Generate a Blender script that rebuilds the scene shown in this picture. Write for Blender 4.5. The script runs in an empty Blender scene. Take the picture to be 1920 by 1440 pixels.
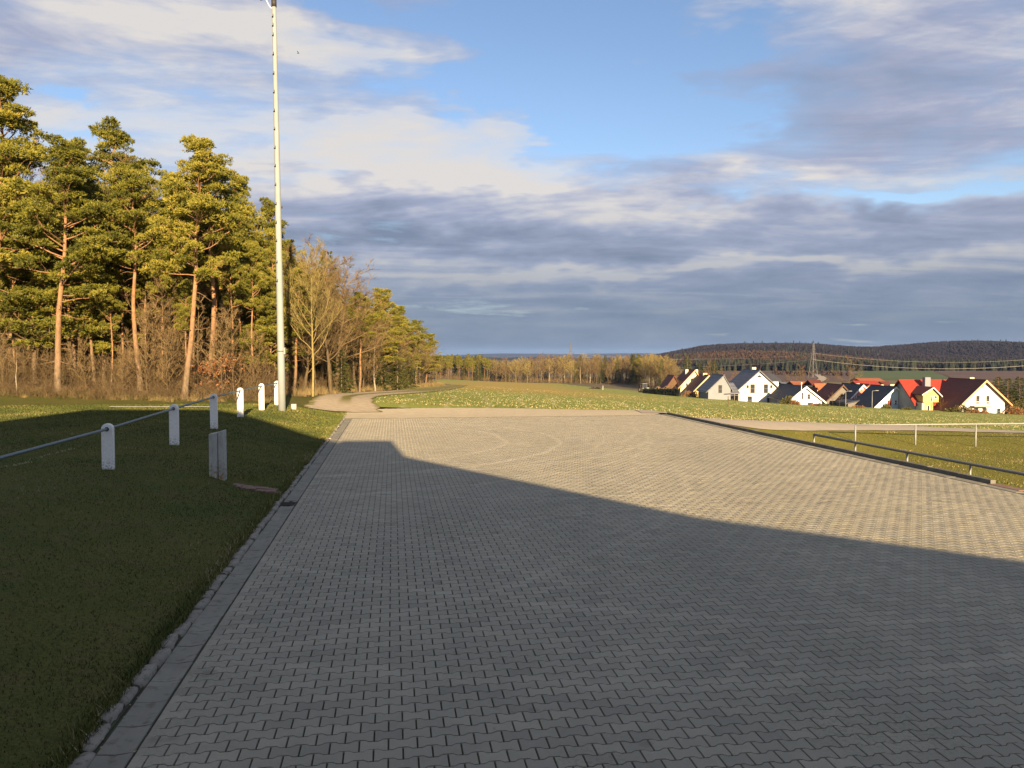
import bpy, math, random
import numpy as np
from mathutils import Vector
PI = math.pi
SC = bpy.context.scene
COL = SC.collection
rng = np.random.default_rng(7)
random.seed(7)

# ------------------------------------------------------------------ camera
F = 1500.0; H = 2.7
PITCH = math.atan(54 / F); CP, SP = math.cos(PITCH), math.sin(PITCH)
cd = bpy.data.cameras.new('camera'); cam = bpy.data.objects.new('camera', cd); COL.objects.link(cam)
cam.location = (0, 0, H); cam.rotation_euler = (PI / 2 - PITCH, 0, 0)
cd.sensor_width = 36; cd.lens = F * 36 / 1920; cd.clip_start = 0.1; cd.clip_end = 60000
SC.camera = cam

# ------------------------------------------------------------------ light
SUN_E = math.radians(14.0); SUN_A = math.radians(13.5)      # light travels forward and to the left
LD = Vector((-math.sin(SUN_A) * math.cos(SUN_E), math.cos(SUN_A) * math.cos(SUN_E), -math.sin(SUN_E)))
sl = bpy.data.lights.new('sun', 'SUN'); sl.energy = 5.0; sl.angle = math.radians(0.53); sl.color = (1.0, 0.74, 0.43)
so = bpy.data.objects.new('sun', sl); COL.objects.link(so)
so.rotation_euler = LD.to_track_quat('-Z', 'Y').to_euler(); so.location = (30, -60, 40)
SC.view_settings.view_transform = 'Standard'; SC.view_settings.look = 'None'
SC.view_settings.exposure = 1.75; SC.view_settings.gamma = 1.0; SC.view_settings.use_curve_mapping = False
EXPO = 2 ** 1.75
SC.render.engine = 'CYCLES'
SC.cycles.max_bounces = 6; SC.cycles.diffuse_bounces = 3; SC.cycles.glossy_bounces = 2
SC.cycles.transparent_max_bounces = 6; SC.cycles.volume_bounces = 0
SC.cycles.use_denoising = True


def lin(r, g, b):
    f = lambda c: (c / 255 / 12.92) if c / 255 <= 0.04045 else ((c / 255 + 0.055) / 1.055) ** 2.4
    return (f(r), f(g), f(b))


class NT:
    """small node-tree writer"""
    def __init__(s, tree): s.t = tree; s.n = tree.nodes; s.l = tree.links
    def new(s, kind, **kw):
        n = s.n.new(kind)
        for k, v in kw.items():
            if hasattr(n, k): setattr(n, k, v)
            else: n.inputs[k].default_value = v
        return n
    def put(s, sock, v):
        if v is None: return
        if isinstance(v, bpy.types.NodeSocket): s.l.new(v, sock)
        elif isinstance(v, (tuple, list)):
            sock.default_value = tuple(v) + ((1,) if len(v) == 3 and len(sock.default_value) == 4 else ())
        else: sock.default_value = v
    def m(s, op, a, b=None, c=None, clamp=False):
        n = s.n.new('ShaderNodeMath'); n.operation = op; n.use_clamp = clamp
        s.put(n.inputs[0], a); s.put(n.inputs[1], b); s.put(n.inputs[2], c); return n.outputs[0]
    def mix(s, f, a, b, mode='MIX'):
        n = s.n.new('ShaderNodeMix'); n.data_type = 'RGBA'; n.blend_type = mode; n.clamp_factor = True
        s.put(n.inputs[0], f); s.put(n.inputs[6], a); s.put(n.inputs[7], b); return n.outputs[2]
    def ramp(s, f, stops):
        n = s.n.new('ShaderNodeValToRGB'); e = n.color_ramp.elements
        while len(e) < len(stops): e.new(0.5)
        for i, (p, c) in enumerate(stops):
            e[i].position = p; e[i].color = (c, c, c, 1) if isinstance(c, (int, float)) else tuple(c) + (1,)
        s.put(n.inputs[0], f); return n.outputs[0]
    def noise(s, vec, scale, detail=3, rough=0.55, dist=0.0):
        n = s.n.new('ShaderNodeTexNoise'); s.put(n.inputs['Vector'], vec)
        n.inputs['Scale'].default_value = scale; n.inputs['Detail'].default_value = detail
        n.inputs['Roughness'].default_value = rough; n.inputs['Distortion'].default_value = dist
        return n.outputs[0]
    def mapping(s, vec, scale=(1, 1, 1), rot=(0, 0, 0), loc=(0, 0, 0)):
        n = s.n.new('ShaderNodeMapping'); s.put(n.inputs[0], vec)
        n.inputs['Scale'].default_value = scale; n.inputs['Rotation'].default_value = rot; n.inputs['Location'].default_value = loc
        return n.outputs[0]
    def sep(s, v):
        n = s.n.new('ShaderNodeSeparateXYZ'); s.put(n.inputs[0], v); return n.outputs
    def comb(s, x, y, z):
        n = s.n.new('ShaderNodeCombineXYZ')
        for i, v in enumerate((x, y, z)): s.put(n.inputs[i], v)
        return n.outputs[0]


# ------------------------------------------------------------------ world: Nishita sky with cloud layers
W = bpy.data.worlds.new('World'); SC.world = W; W.cycles.sampling_method = 'MANUAL'; W.cycles.sample_map_resolution = 512; W.use_nodes = True
t = NT(W.node_tree); t.n.clear()
sky = t.n.new('ShaderNodeTexSky'); sky.sky_type = 'NISHITA'; sky.sun_disc = False
sky.sun_elevation = SUN_E; sky.sun_rotation = math.radians(180 - 13.5)
sky.altitude = 500; sky.air_density = 1.0; sky.dust_density = 0.6; sky.ozone_density = 1.5
SKY_S = 0.1
dirv = t.n.new('ShaderNodeTexCoord').outputs['Generated']
nx, ny, nz = t.sep(dirv)
az0 = t.m('ARCTAN2', nx, ny); el0 = t.m('ARCSINE', nz)
zc = t.m('MAXIMUM', nz, 0.0)
den = t.m('ADD', zc, 0.10)
q = t.comb(t.m('DIVIDE', nx, den), t.m('DIVIDE', ny, den), 0.0)
qs = t.mapping(q, scale=(0.55, 0.95, 1), rot=(0, 0, 0.30), loc=(3.3, 1.2, 0))
warp = t.noise(t.mapping(dirv, scale=(1, 1, 2.2)), 5.0, 4, 0.62)
warp2 = t.noise(t.mapping(dirv, scale=(1, 1, 2.2), loc=(5, 2, 8)), 5.0, 4, 0.62)
az = t.m('ADD', az0, t.m('MULTIPLY', t.m('SUBTRACT', warp, 0.5), 0.34))
el = t.m('ADD', el0, t.m('MULTIPLY', t.m('SUBTRACT', warp2, 0.5), 0.13))
nA = t.noise(qs, 1.1, 7, 0.58, 0.5)
nB = t.noise(t.mapping(q, scale=(0.5, 1.1, 1), rot=(0, 0, 0.22), loc=(9.7, 4.1, 0)), 1.5, 6, 0.6, 0.6)
nC = t.noise(t.mapping(dirv, scale=(1, 1, 4.5)), 9.0, 5, 0.6, 0.3)


def blob(u, v, su, sv, amp, tilt=0.0):
    a0 = math.atan((u - 960) / F); e0 = math.atan((666 - v) / F * math.cos(a0)); sa = su / F; se = sv / F
    da = t.m('SUBTRACT', az, a0); de = t.m('SUBTRACT', el, e0)
    de = t.m('ADD', de, t.m('MULTIPLY', da, tilt))
    x = t.m('MULTIPLY', da, 1 / sa); y = t.m('MULTIPLY', de, 1 / se)
    r2 = t.m('ADD', t.m('MULTIPLY', x, x), t.m('MULTIPLY', y, y))
    return t.m('MULTIPLY', t.m('EXPONENT', t.m('MULTIPLY', r2, -1.0)), amp)


def acc(base, blobs):
    for b in blobs: base = t.m('ADD', base, blob(*b))
    return base


# cloud cover
cov = t.m('ADD', t.m('MULTIPLY', t.m('SUBTRACT', nA, 0.5), 3.0), 0.60)
cov = t.m('ADD', cov, t.m('MULTIPLY', t.m('SUBTRACT', nC, 0.5), 1.5))
cov = acc(cov, [(1080, 60, 230, 120, -0.80, 0.1), (1250, 265, 280, 60, -0.60, -0.1), (1130, 215, 150, 26, -0.5, 0.0),
                (1640, 372, 380, 24, -1.1, 0.04), (1830, 300, 200, 40, -0.4, 0.0), (650, 10, 110, 28, -0.6, 0.1), (1000, 150, 120, 40, -0.5, 0.2),
                (120, 190, 300, 90, 0.45, 0.1), (60, 180, 60, 16, -0.5, 0.1), (1420, 40, 120, 60, -0.25, 0),
                (600, 120, 330, 70, 0.55, 0.06), (820, 255, 260, 34, 0.55, 0.02), (700, 330, 300, 45, 0.5, 0.06),
                (1200, 400, 600, 50, 0.6, 0.02), (1250, 500, 900, 60, 0.9, 0.0), (1650, 150, 260, 80, 0.22, 0.0),
                (300, 60, 300, 60, 0.4, 0.0)])
low = t.m('MULTIPLY', t.m('SUBTRACT', 0.16, el), 6.0)
cov = t.m('ADD', cov, t.m('MAXIMUM', low, 0.0))
dens = t.ramp(cov, [(0.12, 0.0), (0.45, 0.55), (1.0, 0.97)])
# how bright the cloud is
lit = t.m('ADD', t.m('MULTIPLY', t.m('SUBTRACT', nB, 0.5), 1.9), 0.60)
lit = t.m('ADD', lit, t.m('MULTIPLY', t.m('SUBTRACT', nC, 0.5), 1.0))
lit = acc(lit, [(640, 105, 220, 42, 0.62, 0.10), (800, 250, 250, 26, 0.55, 0.03), (640, 300, 200, 34, 0.5, 0.10),
                (900, 345, 280, 24, 0.4, 0.04), (250, 40, 260, 60, 0.3, 0.0), (1450, 350, 260, 20, 0.3, 0.0),
                (740, 430, 300, 24, -0.35, 0.05), (1150, 455, 700, 34, -0.12, 0.02), (1750, 440, 420, 35, -0.2, 0.0), (1250, 400, 500, 22, 0.25, 0.02), (250, 260, 300, 60, 0.2, 0.0),
                (150, 150, 320, 60, 0.10, 0), (1050, 520, 500, 12, 0.42, -0.02), (1500, 500, 360, 14, 0.28, 0.02),
                (760, 500, 180, 16, 0.25, 0), (1650, 130, 320, 120, -0.12, 0.0), (760, 330, 330, 30, 0.2, 0.05), (250, 190, 320, 80, -0.12, 0.0)])
cloud_c = t.ramp(lit, [(0.0, lin(128, 138, 162)), (0.3, lin(150, 158, 182)), (0.55, lin(168, 175, 200)), (0.8, lin(200, 201, 212)), (1.0, lin(226, 221, 217))])
# towards the horizon the deck turns slate blue
hz = t.ramp(t.m('MULTIPLY', el0, 1.0), [(0.0, 1.0), (0.05, 0.88), (0.12, 0.35), (0.20, 0.0)])
slate = t.mix(t.m('ADD', t.m('MULTIPLY', t.m('SUBTRACT', nC, 0.5), 1.3), 0.35, clamp=True), lin(98, 118, 144), lin(140, 152, 174))
cloud_c = t.mix(hz, cloud_c, slate)
K = 1.0 / (SKY_S * EXPO)
cs = t.n.new('ShaderNodeVectorMath'); cs.operation = 'SCALE'; t.l.new(cloud_c, cs.inputs[0]); cs.inputs['Scale'].default_value = K
skc = t.n.new('ShaderNodeVectorMath'); skc.operation = 'MULTIPLY'; t.l.new(sky.outputs[0], skc.inputs[0]); skc.inputs[1].default_value = (0.48, 0.48, 0.52)
out = t.mix(dens, skc.outputs[0], cs.outputs[0])
bg = t.n.new('ShaderNodeBackground'); t.l.new(out, bg.inputs[0]); bg.inputs[1].default_value = SKY_S
t.l.new(bg.outputs[0], t.n.new('ShaderNodeOutputWorld').inputs[0])

# ------------------------------------------------------------------ placement helpers
KX, KY = -0.1471, 0.9891           # along the kerbs
DL, DR = -1.745, 12.35             # paved edge left / right, in metres across
TEND = 35.0


def at(u, v, Y):
    a = (u - 960) / F; b = (720 - v) / F
    d = Vector((a, CP + b * SP, -SP + b * CP)); s = Y / d.y
    return Vector((d.x * s, Y, H + d.z * s))


def gnd(u, v, z=0.0):
    a = (u - 960) / F; b = (720 - v) / F
    d = Vector((a, CP + b * SP, -SP + b * CP)); s = (z - H) / d.z
    return Vector((d.x * s, d.y * s, z))


def dt(D, T):                       # kerb frame -> world
    return KY * D + KX * T, -KX * D + KY * T


def sm(x): x = np.clip(x, 0, 1); return x * x * (3 - 2 * x)


def Z(X, Y):
    X = np.asarray(X, float); Y = np.asarray(Y, float)
    D = KY * X - KX * Y; T = KX * X + KY * Y
    Xc = np.maximum(X, -28)
    P = 1.246 - 0.053 * Xc - 0.0304 * Y - 0.8 * np.exp(-((X - 55) / 30) ** 2 - ((Y - 180) / 60) ** 2)
    b = -9.6; P = 0.5 * (P + b + np.sqrt((P - b) ** 2 + 0.6))
    d = -2.13 - D
    zl = 0.045 + 0.46 * sm(d / 3.6) + 0.03 * np.sin(T * 0.9 + 1) * sm(d / 1.5) * np.exp(-((d - 1.8) / 1.4) ** 2)
    zl = zl - 0.17 * np.exp(-((X + 5.35) / 0.75) ** 2 - ((Y - 16.4) / 0.45) ** 2) * sm(d / 0.5)
    r = D - 12.5
    zr = -1.52 * sm(r / 5.0)
    A = np.where(D < -2.13, zl, np.where(D > 12.5, zr, 0.0))
    T0 = np.where(D > 12.5, 36 - 7 * sm((D - 12.5) / 2.0) + 0.22 * np.clip(D - 14.5, 0, 16), 36)
    w = sm((T - T0) / 9.0)
    return A * (1 - w) + P * w


def zz(x, y): return float(Z(x, y))


# ------------------------------------------------------------------ object helpers
def tag(o, label=None, cat=None, group=None, kind=None):
    for k, v in (('label', label), ('category', cat), ('group', group), ('kind', kind)):
        if v: o[k] = v
    return o


def empty(name, loc, rz=0.0, label=None, cat=None, group=None):
    o = bpy.data.objects.new(name, None); COL.objects.link(o); o.location = loc; o.rotation_euler = (0, 0, rz)
    o.empty_display_size = 0.2
    return tag(o, label, cat, group)


def link(name, me, parent=None, loc=None):
    o = bpy.data.objects.new(name, me); COL.objects.link(o)
    if parent: o.parent = parent
    if loc is not None: o.location = loc
    return o


def npmesh(name, V, Fc, mats, midx=None, smooth=False, tone=None, uv=None):
    """V (n,3); Fc (m,k) array, or list of arrays with their own k"""
    me = bpy.data.meshes.new(name)
    if isinstance(Fc, np.ndarray): Fc = [Fc]
    Fc = [np.asarray(f, np.int32) for f in Fc if len(f)]
    V = np.asarray(V, np.float32)
    me.vertices.add(len(V)); me.vertices.foreach_set('co', V.ravel())
    loops = np.concatenate([f.ravel() for f in Fc]); me.loops.add(len(loops)); me.loops.foreach_set('vertex_index', loops)
    tot = np.concatenate([np.full(len(f), f.shape[1], np.int32) for f in Fc])
    st = np.concatenate([[0], np.cumsum(tot)[:-1]]).astype(np.int32)
    me.polygons.add(len(tot)); me.polygons.foreach_set('loop_start', st)
    try: me.polygons.foreach_set('loop_total', tot)
    except Exception: pass
    for m_ in (mats if isinstance(mats, (list, tuple)) else [mats]): me.materials.append(m_)
    if midx is not None: me.polygons.foreach_set('material_index', np.asarray(midx, np.int32))
    me.polygons.foreach_set('use_smooth', np.full(len(tot), smooth))
    me.update(calc_edges=True)
    if tone is not None:
        a = me.attributes.new('tone', 'FLOAT', 'POINT'); a.data.foreach_set('value', np.asarray(tone, np.float32))
    if uv is not None:
        l = me.uv_layers.new(name='uv'); l.data.foreach_set('uv', np.asarray(uv, np.float32)[loops].ravel())
    return me


class MB:
    """collects boxes, prisms, tubes; faces of any size"""
    def __init__(s): s.v = []; s.f = []
    def add(s, vs, fs):
        o = len(s.v); s.v += [tuple(p) for p in vs]; s.f += [tuple(i + o for i in f) for f in fs]; return s
    def box(s, x0, x1, y0, y1, z0, z1):
        return s.add([(x0, y0, z0), (x1, y0, z0), (x1, y1, z0), (x0, y1, z0), (x0, y0, z1), (x1, y0, z1), (x1, y1, z1), (x0, y1, z1)],
                     [(0, 3, 2, 1), (4, 5, 6, 7), (0, 1, 5, 4), (1, 2, 6, 5), (2, 3, 7, 6), (3, 0, 4, 7)])
    def prism(s, poly, y0, y1):            # poly in x,z ; extruded along y
        n = len(poly)
        s.add([(x, y0, z) for x, z in poly] + [(x, y1, z) for x, z in poly],
              [tuple(range(n)), tuple(range(2 * n - 1, n - 1, -1))] + [(i, n + i, n + (i + 1) % n, (i + 1) % n) for i in range(n)])
        return s
    def tube(s, pts, rad, n=8, cap=True):
        pts = [Vector(p) for p in pts]; rad = [float(r) for r in rad] if isinstance(rad, (list, tuple)) else [float(rad)] * len(pts)
        rings = []; vs = []
        for i, p in enumerate(pts):
            d = (pts[min(i + 1, len(pts) - 1)] - pts[max(i - 1, 0)]).normalized()
            a = d.cross(Vector((0, 0, 1)) if abs(d.z) < 0.9 else Vector((1, 0, 0))).normalized(); b = d.cross(a)
            vs += [tuple(p + rad[i] * (math.cos(2 * PI * k / n) * a + math.sin(2 * PI * k / n) * b)) for k in range(n)]
        fs = [(i * n + k, i * n + (k + 1) % n, (i + 1) * n + (k + 1) % n, (i + 1) * n + k) for i in range(len(pts) - 1) for k in range(n)]
        if cap: fs += [tuple(range(n - 1, -1, -1)), tuple(range((len(pts) - 1) * n, len(pts) * n))]
        return s.add(vs, fs)
    def mesh(s, name, mat, smooth=False):
        me = bpy.data.meshes.new(name); me.from_pydata(s.v, [], s.f); me.materials.append(mat)
        if smooth:
            for p in me.polygons: p.use_smooth = len(p.vertices) == 4
        me.update(); return me
    def build(s, name, mat, parent=None, smooth=False, bevel=0.0):
        o = link(name, s.mesh(name, mat, smooth), parent)
        if bevel:
            b = o.modifiers.new('bevel', 'BEVEL'); b.width = bevel; b.segments = 2; b.limit_method = 'ANGLE'
        return o


# ------------------------------------------------------------------ materials
def mat(name, col=(0.5, 0.5, 0.5), rough=0.8, spec=0.3, metal=0.0):
    m_ = bpy.data.materials.new(name); m_.use_nodes = True
    T_ = NT(m_.node_tree); b = m_.node_tree.nodes['Principled BSDF']
    b.inputs['Base Color'].default_value = tuple(col) + (1,); b.inputs['Roughness'].default_value = rough
    b.inputs['Specular IOR Level'].default_value = spec; b.inputs['Metallic'].default_value = metal
    return m_, T_, b


def pos(T_): return T_.n.new('ShaderNodeNewGeometry').outputs['Position']
def objc(T_): return T_.n.new('ShaderNodeTexCoord').outputs['Object']
def bump(T_, b, h, strength=0.4, dist=0.02):
    n = T_.n.new('ShaderNodeBump'); T_.put(n.inputs['Height'], h); n.inputs['Strength'].default_value = strength
    n.inputs['Distance'].default_value = dist; T_.l.new(n.outputs[0], b.inputs['Normal'])


def varied(name, c1, c2, scale=3.0, rough=0.85, spec=0.2, b_s=0.3, b_d=0.01, detail=4, c3=None, stretch=(1, 1, 1)):
    m_, T_, b = mat(name, c1, rough, spec)
    p = T_.mapping(pos(T_), scale=stretch)
    n = T_.noise(p, scale, detail, 0.6)
    f = T_.ramp(n, [(0.32, 0.0), (0.68, 1.0)])
    c = T_.mix(f, c1, c2)
    if c3: c = T_.mix(T_.ramp(T_.noise(p, scale * 4.3, 3), [(0.55, 0.0), (0.72, 1.0)]), c, c3)
    T_.l.new(c, b.inputs['Base Color'])
    if b_s: bump(T_, b, T_.noise(p, scale * 9, 3), b_s, b_d)
    return m_


def paver_mat(name, per_object):
    m_, T_, b = mat(name, (0.3, 0.3, 0.28), 0.86, 0.25)
    p = pos(T_)
    if per_object: r = T_.n.new('ShaderNodeObjectInfo').outputs['Random']
    else:
        a = T_.n.new('ShaderNodeAttribute'); a.attribute_name = 'tone'; r = a.outputs['Fac']
    c = T_.ramp(r, [(0.0, (0.255, 0.235, 0.178)), (0.15, (0.305, 0.28, 0.21)), (0.7, (0.33, 0.303, 0.226)), (1.0, (0.37, 0.337, 0.25))])
    big = T_.noise(T_.mapping(p, scale=(1, 0.35, 1)), 0.45, 4, 0.6)
    c = T_.mix(T_.m('MULTIPLY', T_.ramp(big, [(0.35, 1.0), (0.62, 0.0)]), 0.30), c, (0.17, 0.16, 0.13))
    med = T_.noise(p, 5.0, 4, 0.65)
    c = T_.mix(T_.m('MULTIPLY', T_.ramp(med, [(0.45, 0.0), (0.75, 1.0)]), 0.25), c, (0.19, 0.18, 0.135))
    fine = T_.noise(p, 160.0, 3, 0.7)
    c = T_.mix(T_.ramp(fine, [(0.3, 0.30), (0.6, 0.0)]), c, (0.13, 0.125, 0.105))
    # turning vehicles left pale arcs on the stones
    x, y, z_ = T_.sep(p)
    wob = T_.m('MULTIPLY', T_.m('SUBTRACT', T_.noise(p, 0.6, 2), 0.5), 0.5)
    arcs = None
    for (cx, cy, rr, wd, a_) in ((-6.0, 25.0, 7.5, .13, .8), (-6.0, 25.0, 5.8, .12, .6), (-5.0, 27.5, 9.6, .15, .5), (-7, 22, 3.6, .14, .25),
                             (1.0, 17.5, 11.0, .16, .3), (3.0, 15, 16.5, .22, .4), (3.0, 15, 14.7, .2, .3), (-9, 14, 20.5, .25, .35), (-2, 29, 6.5, .10, .5), (-2, 29, 5.0, .10, .4), (0, 24, 9.0, .10, .4), (4, 20, 12, .12, .4), (-8, 27, 12.6, .10, .45), (-8, 27, 11.0, .10, .4), (9, 36, 12.0, .12, .4), (9, 36, 10.4, .12, .35), (-12, 20, 16, .12, .35), (-9, 14, 18.9, .2, .22)):
        dx = T_.m('SUBTRACT', x, cx); dy = T_.m('SUBTRACT', y, cy)
        d = T_.m('SQRT', T_.m('ADD', T_.m('MULTIPLY', dx, dx), T_.m('MULTIPLY', dy, dy)))
        e = T_.m('ABSOLUTE', T_.m('SUBTRACT', T_.m('ADD', d, wob), rr))
        k = T_.m('MULTIPLY', T_.m('SUBTRACT', 1.0, T_.m('DIVIDE', e, wd), clamp=True), a_)
        arcs = k if arcs is None else T_.m('MAXIMUM', arcs, k)
    arcs = T_.m('MULTIPLY', arcs, T_.ramp(T_.noise(p, 1.3, 3), [(0.25, 0.25), (0.55, 1.0)]))
    c = T_.mix(T_.m('MULTIPLY', arcs, 0.75), c, (0.46, 0.42, 0.32))
    sun_tan = T_.ramp(T_.m('ADD', y, T_.m('MULTIPLY', T_.noise(p, 0.7, 3), 9)), [(0.0, 0.0), (1.0, 1.0)])
    sun_mix = T_.m('MULTIPLY', T_.m('SUBTRACT', T_.m('ADD', y, T_.m('MULTIPLY', T_.noise(p, 0.7, 4), 10)), 22), 0.05, clamp=True)
    c = T_.mix(T_.m('MULTIPLY', sun_mix, 0.55), c, (0.35, 0.31, 0.225))  # paler tan painted on the far stones to brighten the sunlit part
    spots = T_.ramp(T_.noise(p, 2.6, 2, 0.4), [(0.70, 0.0), (0.76, 0.5)])
    c = T_.mix(spots, c, (0.12, 0.11, 0.08))
    moss = T_.m('MULTIPLY', T_.ramp(T_.noise(p, 0.55, 3), [(0.5, 0.0), (0.68, 1.0)]), T_.ramp(T_.noise(p, 34, 2), [(0.5, 0.0), (0.62, 0.5)]))
    c = T_.mix(moss, c, (0.15, 0.15, 0.08))
    chips = T_.ramp(T_.noise(p, 75, 1, 0.3), [(0.74, 0.0), (0.78, 0.6)])
    c = T_.mix(chips, c, (0.5, 0.48, 0.42))
    T_.l.new(c, b.inputs['Base Color'])
    bump(T_, b, fine, 0.35, 0.003)
    return m_


M = {}
M['paver_one'] = paver_mat('paver_concrete', True)
M['paver_many'] = paver_mat('paver_concrete_field', False)
M['joint'] = varied('joint_sand', (0.045, 0.042, 0.032), (0.07, 0.075, 0.04), 3.0, b_d=0.003)
M['gutter'] = varied('gutter_concrete', (0.19, 0.18, 0.145), (0.25, 0.235, 0.185), 2.2, c3=(0.13, 0.12, 0.085), b_d=0.002)
M['kerb'] = varied('kerb_concrete', (0.20, 0.185, 0.15), (0.28, 0.255, 0.205), 5.0, c3=(0.11, 0.105, 0.07), b_d=0.006)
M['kerb_dark'] = varied('raised_kerb_concrete', (0.10, 0.10, 0.088), (0.15, 0.145, 0.125), 4.0, b_d=0.004)
M['sand'] = varied('sandy_gravel', (0.48, 0.405, 0.27), (0.40, 0.34, 0.23), 1.6, c3=(0.55, 0.44, 0.25), b_d=0.02)
M['road'] = varied('concrete_lane', (0.33, 0.285, 0.215), (0.38, 0.33, 0.25), 0.8, c3=(0.30, 0.27, 0.22), b_d=0.01)
M['white_paint'] = None
m_, T_, b = mat('white_painted_concrete', (0.8, 0.8, 0.78), 0.6, 0.3)
o_ = objc(T_); oz = T_.sep(o_)[2]
g = T_.m('MULTIPLY', T_.m('SUBTRACT', 0.30, oz), 3.2, clamp=True)
dirt = T_.m('MULTIPLY', T_.ramp(T_.noise(o_, 22, 5, 0.7), [(0.44, 0.0), (0.62, 1.0)]), T_.m('ADD', T_.m('MULTIPLY', g, 0.85), 0.15))
T_.l.new(T_.mix(dirt, (0.80, 0.79, 0.76), (0.22, 0.21, 0.16)), b.inputs['Base Color']); bump(T_, b, T_.noise(o_, 60, 3), 0.3, 0.004)
M['white_paint'] = m_
m_, T_, b = mat('weathered_concrete', (0.4, 0.4, 0.38), 0.9, 0.2)
o_ = objc(T_); c = T_.mix(T_.ramp(T_.noise(T_.mapping(o_, scale=(1, 1, 0.35)), 9, 5, 0.7), [(0.35, 0.0), (0.65, 1.0)]), (0.46, 0.46, 0.43), (0.30, 0.30, 0.27))
lic = T_.m('MULTIPLY', T_.ramp(T_.noise(o_, 14, 4), [(0.52, 0.0), (0.6, 1.0)]), T_.m('MULTIPLY', T_.m('SUBTRACT', 0.55, T_.sep(o_)[2]), 1.8, clamp=True))
T_.l.new(T_.mix(lic, c, (0.28, 0.16, 0.05)), b.inputs['Base Color']); bump(T_, b, T_.noise(o_, 40, 3), 0.4, 0.005); M['old_concrete'] = m_
M['galv'] = varied('galvanised_steel', (0.17, 0.18, 0.18), (0.22, 0.225, 0.215), 6.0, rough=0.5, spec=0.5, b_s=0)
m_, T_, b = mat('teal_grey_steel_pipe', (0.11, 0.15, 0.155), 0.45, 0.5, 0.2); M['pipe'] = m_
m_, T_, b = mat('shade_dark_steel_pipe', (0.16, 0.16, 0.15), 0.55, 0.4, 0.2); M['pipe_shade'] = m_  # dark tone stands in for the pipe's side away from the sun
M['mast'] = varied('pale_mast_coating', (0.20, 0.225, 0.235), (0.235, 0.26, 0.265), 1.4, rough=0.6, c3=(0.23, 0.235, 0.22), b_d=0.002)
M['black'] = mat('black_iron', (0.03, 0.03, 0.03), 0.6, 0.3)[0]
M['iron'] = varied('cast_iron_grate', (0.035, 0.032, 0.03), (0.07, 0.055, 0.045), 12.0, b_d=0.003)
M['brick'] = varied('red_brown_brick', (0.17, 0.10, 0.075), (0.22, 0.15, 0.12), 14.0, b_d=0.004)


def grass_mat(name, ca, cb, cc, sc=1.0, far=None):
    m_, T_, b = mat(name, ca, 0.95, 0.1)
    p = pos(T_)
    n1 = T_.noise(p, 0.35 * sc, 5, 0.62); n2 = T_.noise(p, 2.3 * sc, 5, 0.7); n3 = T_.noise(T_.mapping(p, scale=(1, 1, 1)), 28, 3, 0.7)
    c = T_.mix(T_.ramp(n1, [(0.38, 0.0), (0.64, 1.0)]), ca, cb)
    c = T_.mix(T_.ramp(n2, [(0.48, 0.0), (0.68, 0.85)]), c, cc)
    c = T_.mix(T_.ramp(n3, [(0.3, 0.55), (0.62, 0.0)]), c, tuple(x * 0.35 for x in ca))
    T_.l.new(c, b.inputs['Base Color']); bump(T_, b, n3, 0.8, 0.03)
    return m_


M['lawn'] = grass_mat('short_lawn', (0.075, 0.092, 0.020), (0.115, 0.108, 0.028), (0.13, 0.10, 0.036))
M['lawn_low'] = grass_mat('rough_lawn', (0.155, 0.155, 0.024), (0.20, 0.18, 0.034), (0.22, 0.165, 0.05))
m_, T_, b = mat('grass_blade', (0.09, 0.12, 0.03), 0.75, 0.2)
a = T_.n.new('ShaderNodeAttribute'); a.attribute_name = 'tone'
T_.l.new(T_.ramp(a.outputs['Fac'], [(0.0, (0.036, 0.052, 0.013)), (0.45, (0.082, 0.100, 0.021)), (0.75, (0.135, 0.13, 0.03)), (0.92, (0.19, 0.145, 0.06)), (1.0, (0.38, 0.32, 0.18))]), b.inputs['Base Color']); M['blade'] = m_

# young crop in drilled rows, straw between
m_, T_, b = mat('young_crop_field', (0.1, 0.15, 0.03), 0.95, 0.1)
p = pos(T_); x, y, z_ = T_.sep(p)
n1 = T_.noise(p, 0.12, 5, 0.65); n2 = T_.noise(T_.mapping(p, scale=(2.2, 0.5, 1)), 1.4, 4, 0.7); n3 = T_.noise(T_.mapping(p, scale=(1, 0.5, 1)), 9, 3, 0.7)
c = T_.mix(T_.ramp(n1, [(0.4, 0.0), (0.66, 1.0)]), (0.175, 0.215, 0.038), (0.225, 0.235, 0.055))
c = T_.mix(T_.ramp(n3, [(0.56, 0.0), (0.70, 0.8)]), c, (0.36, 0.31, 0.12))
xw = T_.m('ADD', x, T_.m('MULTIPLY', T_.m('SUBTRACT', T_.noise(p, 0.03, 2), 0.5), 9))
row = T_.m('ABSOLUTE', T_.m('SUBTRACT', T_.m('FRACT', T_.m('MULTIPLY', xw, 0.42)), 0.5))
rowm = T_.m('MULTIPLY', T_.m('SUBTRACT', 1.0, T_.m('MULTIPLY', row, 8.0), clamp=True), T_.ramp(n2, [(0.35, 0.0), (0.6, 1.0)]))
c = T_.mix(T_.m('MULTIPLY', rowm, 0.75), c, (0.44, 0.37, 0.20))
far = T_.m('MULTIPLY', T_.m('SUBTRACT', T_.m('ADD', y, T_.m('MULTIPLY', n1, 30)), 88), 0.03, clamp=True)
fx = T_.m('MULTIPLY', T_.m('SUBTRACT', 24, T_.m('ABSOLUTE', x)), 0.06, clamp=True)
c = T_.mix(T_.m('MULTIPLY', far, T_.m('MULTIPLY', fx, 0.9)), c, (0.33, 0.235, 0.06))
T_.l.new(c, b.inputs['Base Color']); bump(T_, b, n3, 0.35, 0.04); M['field'] = m_
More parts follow.
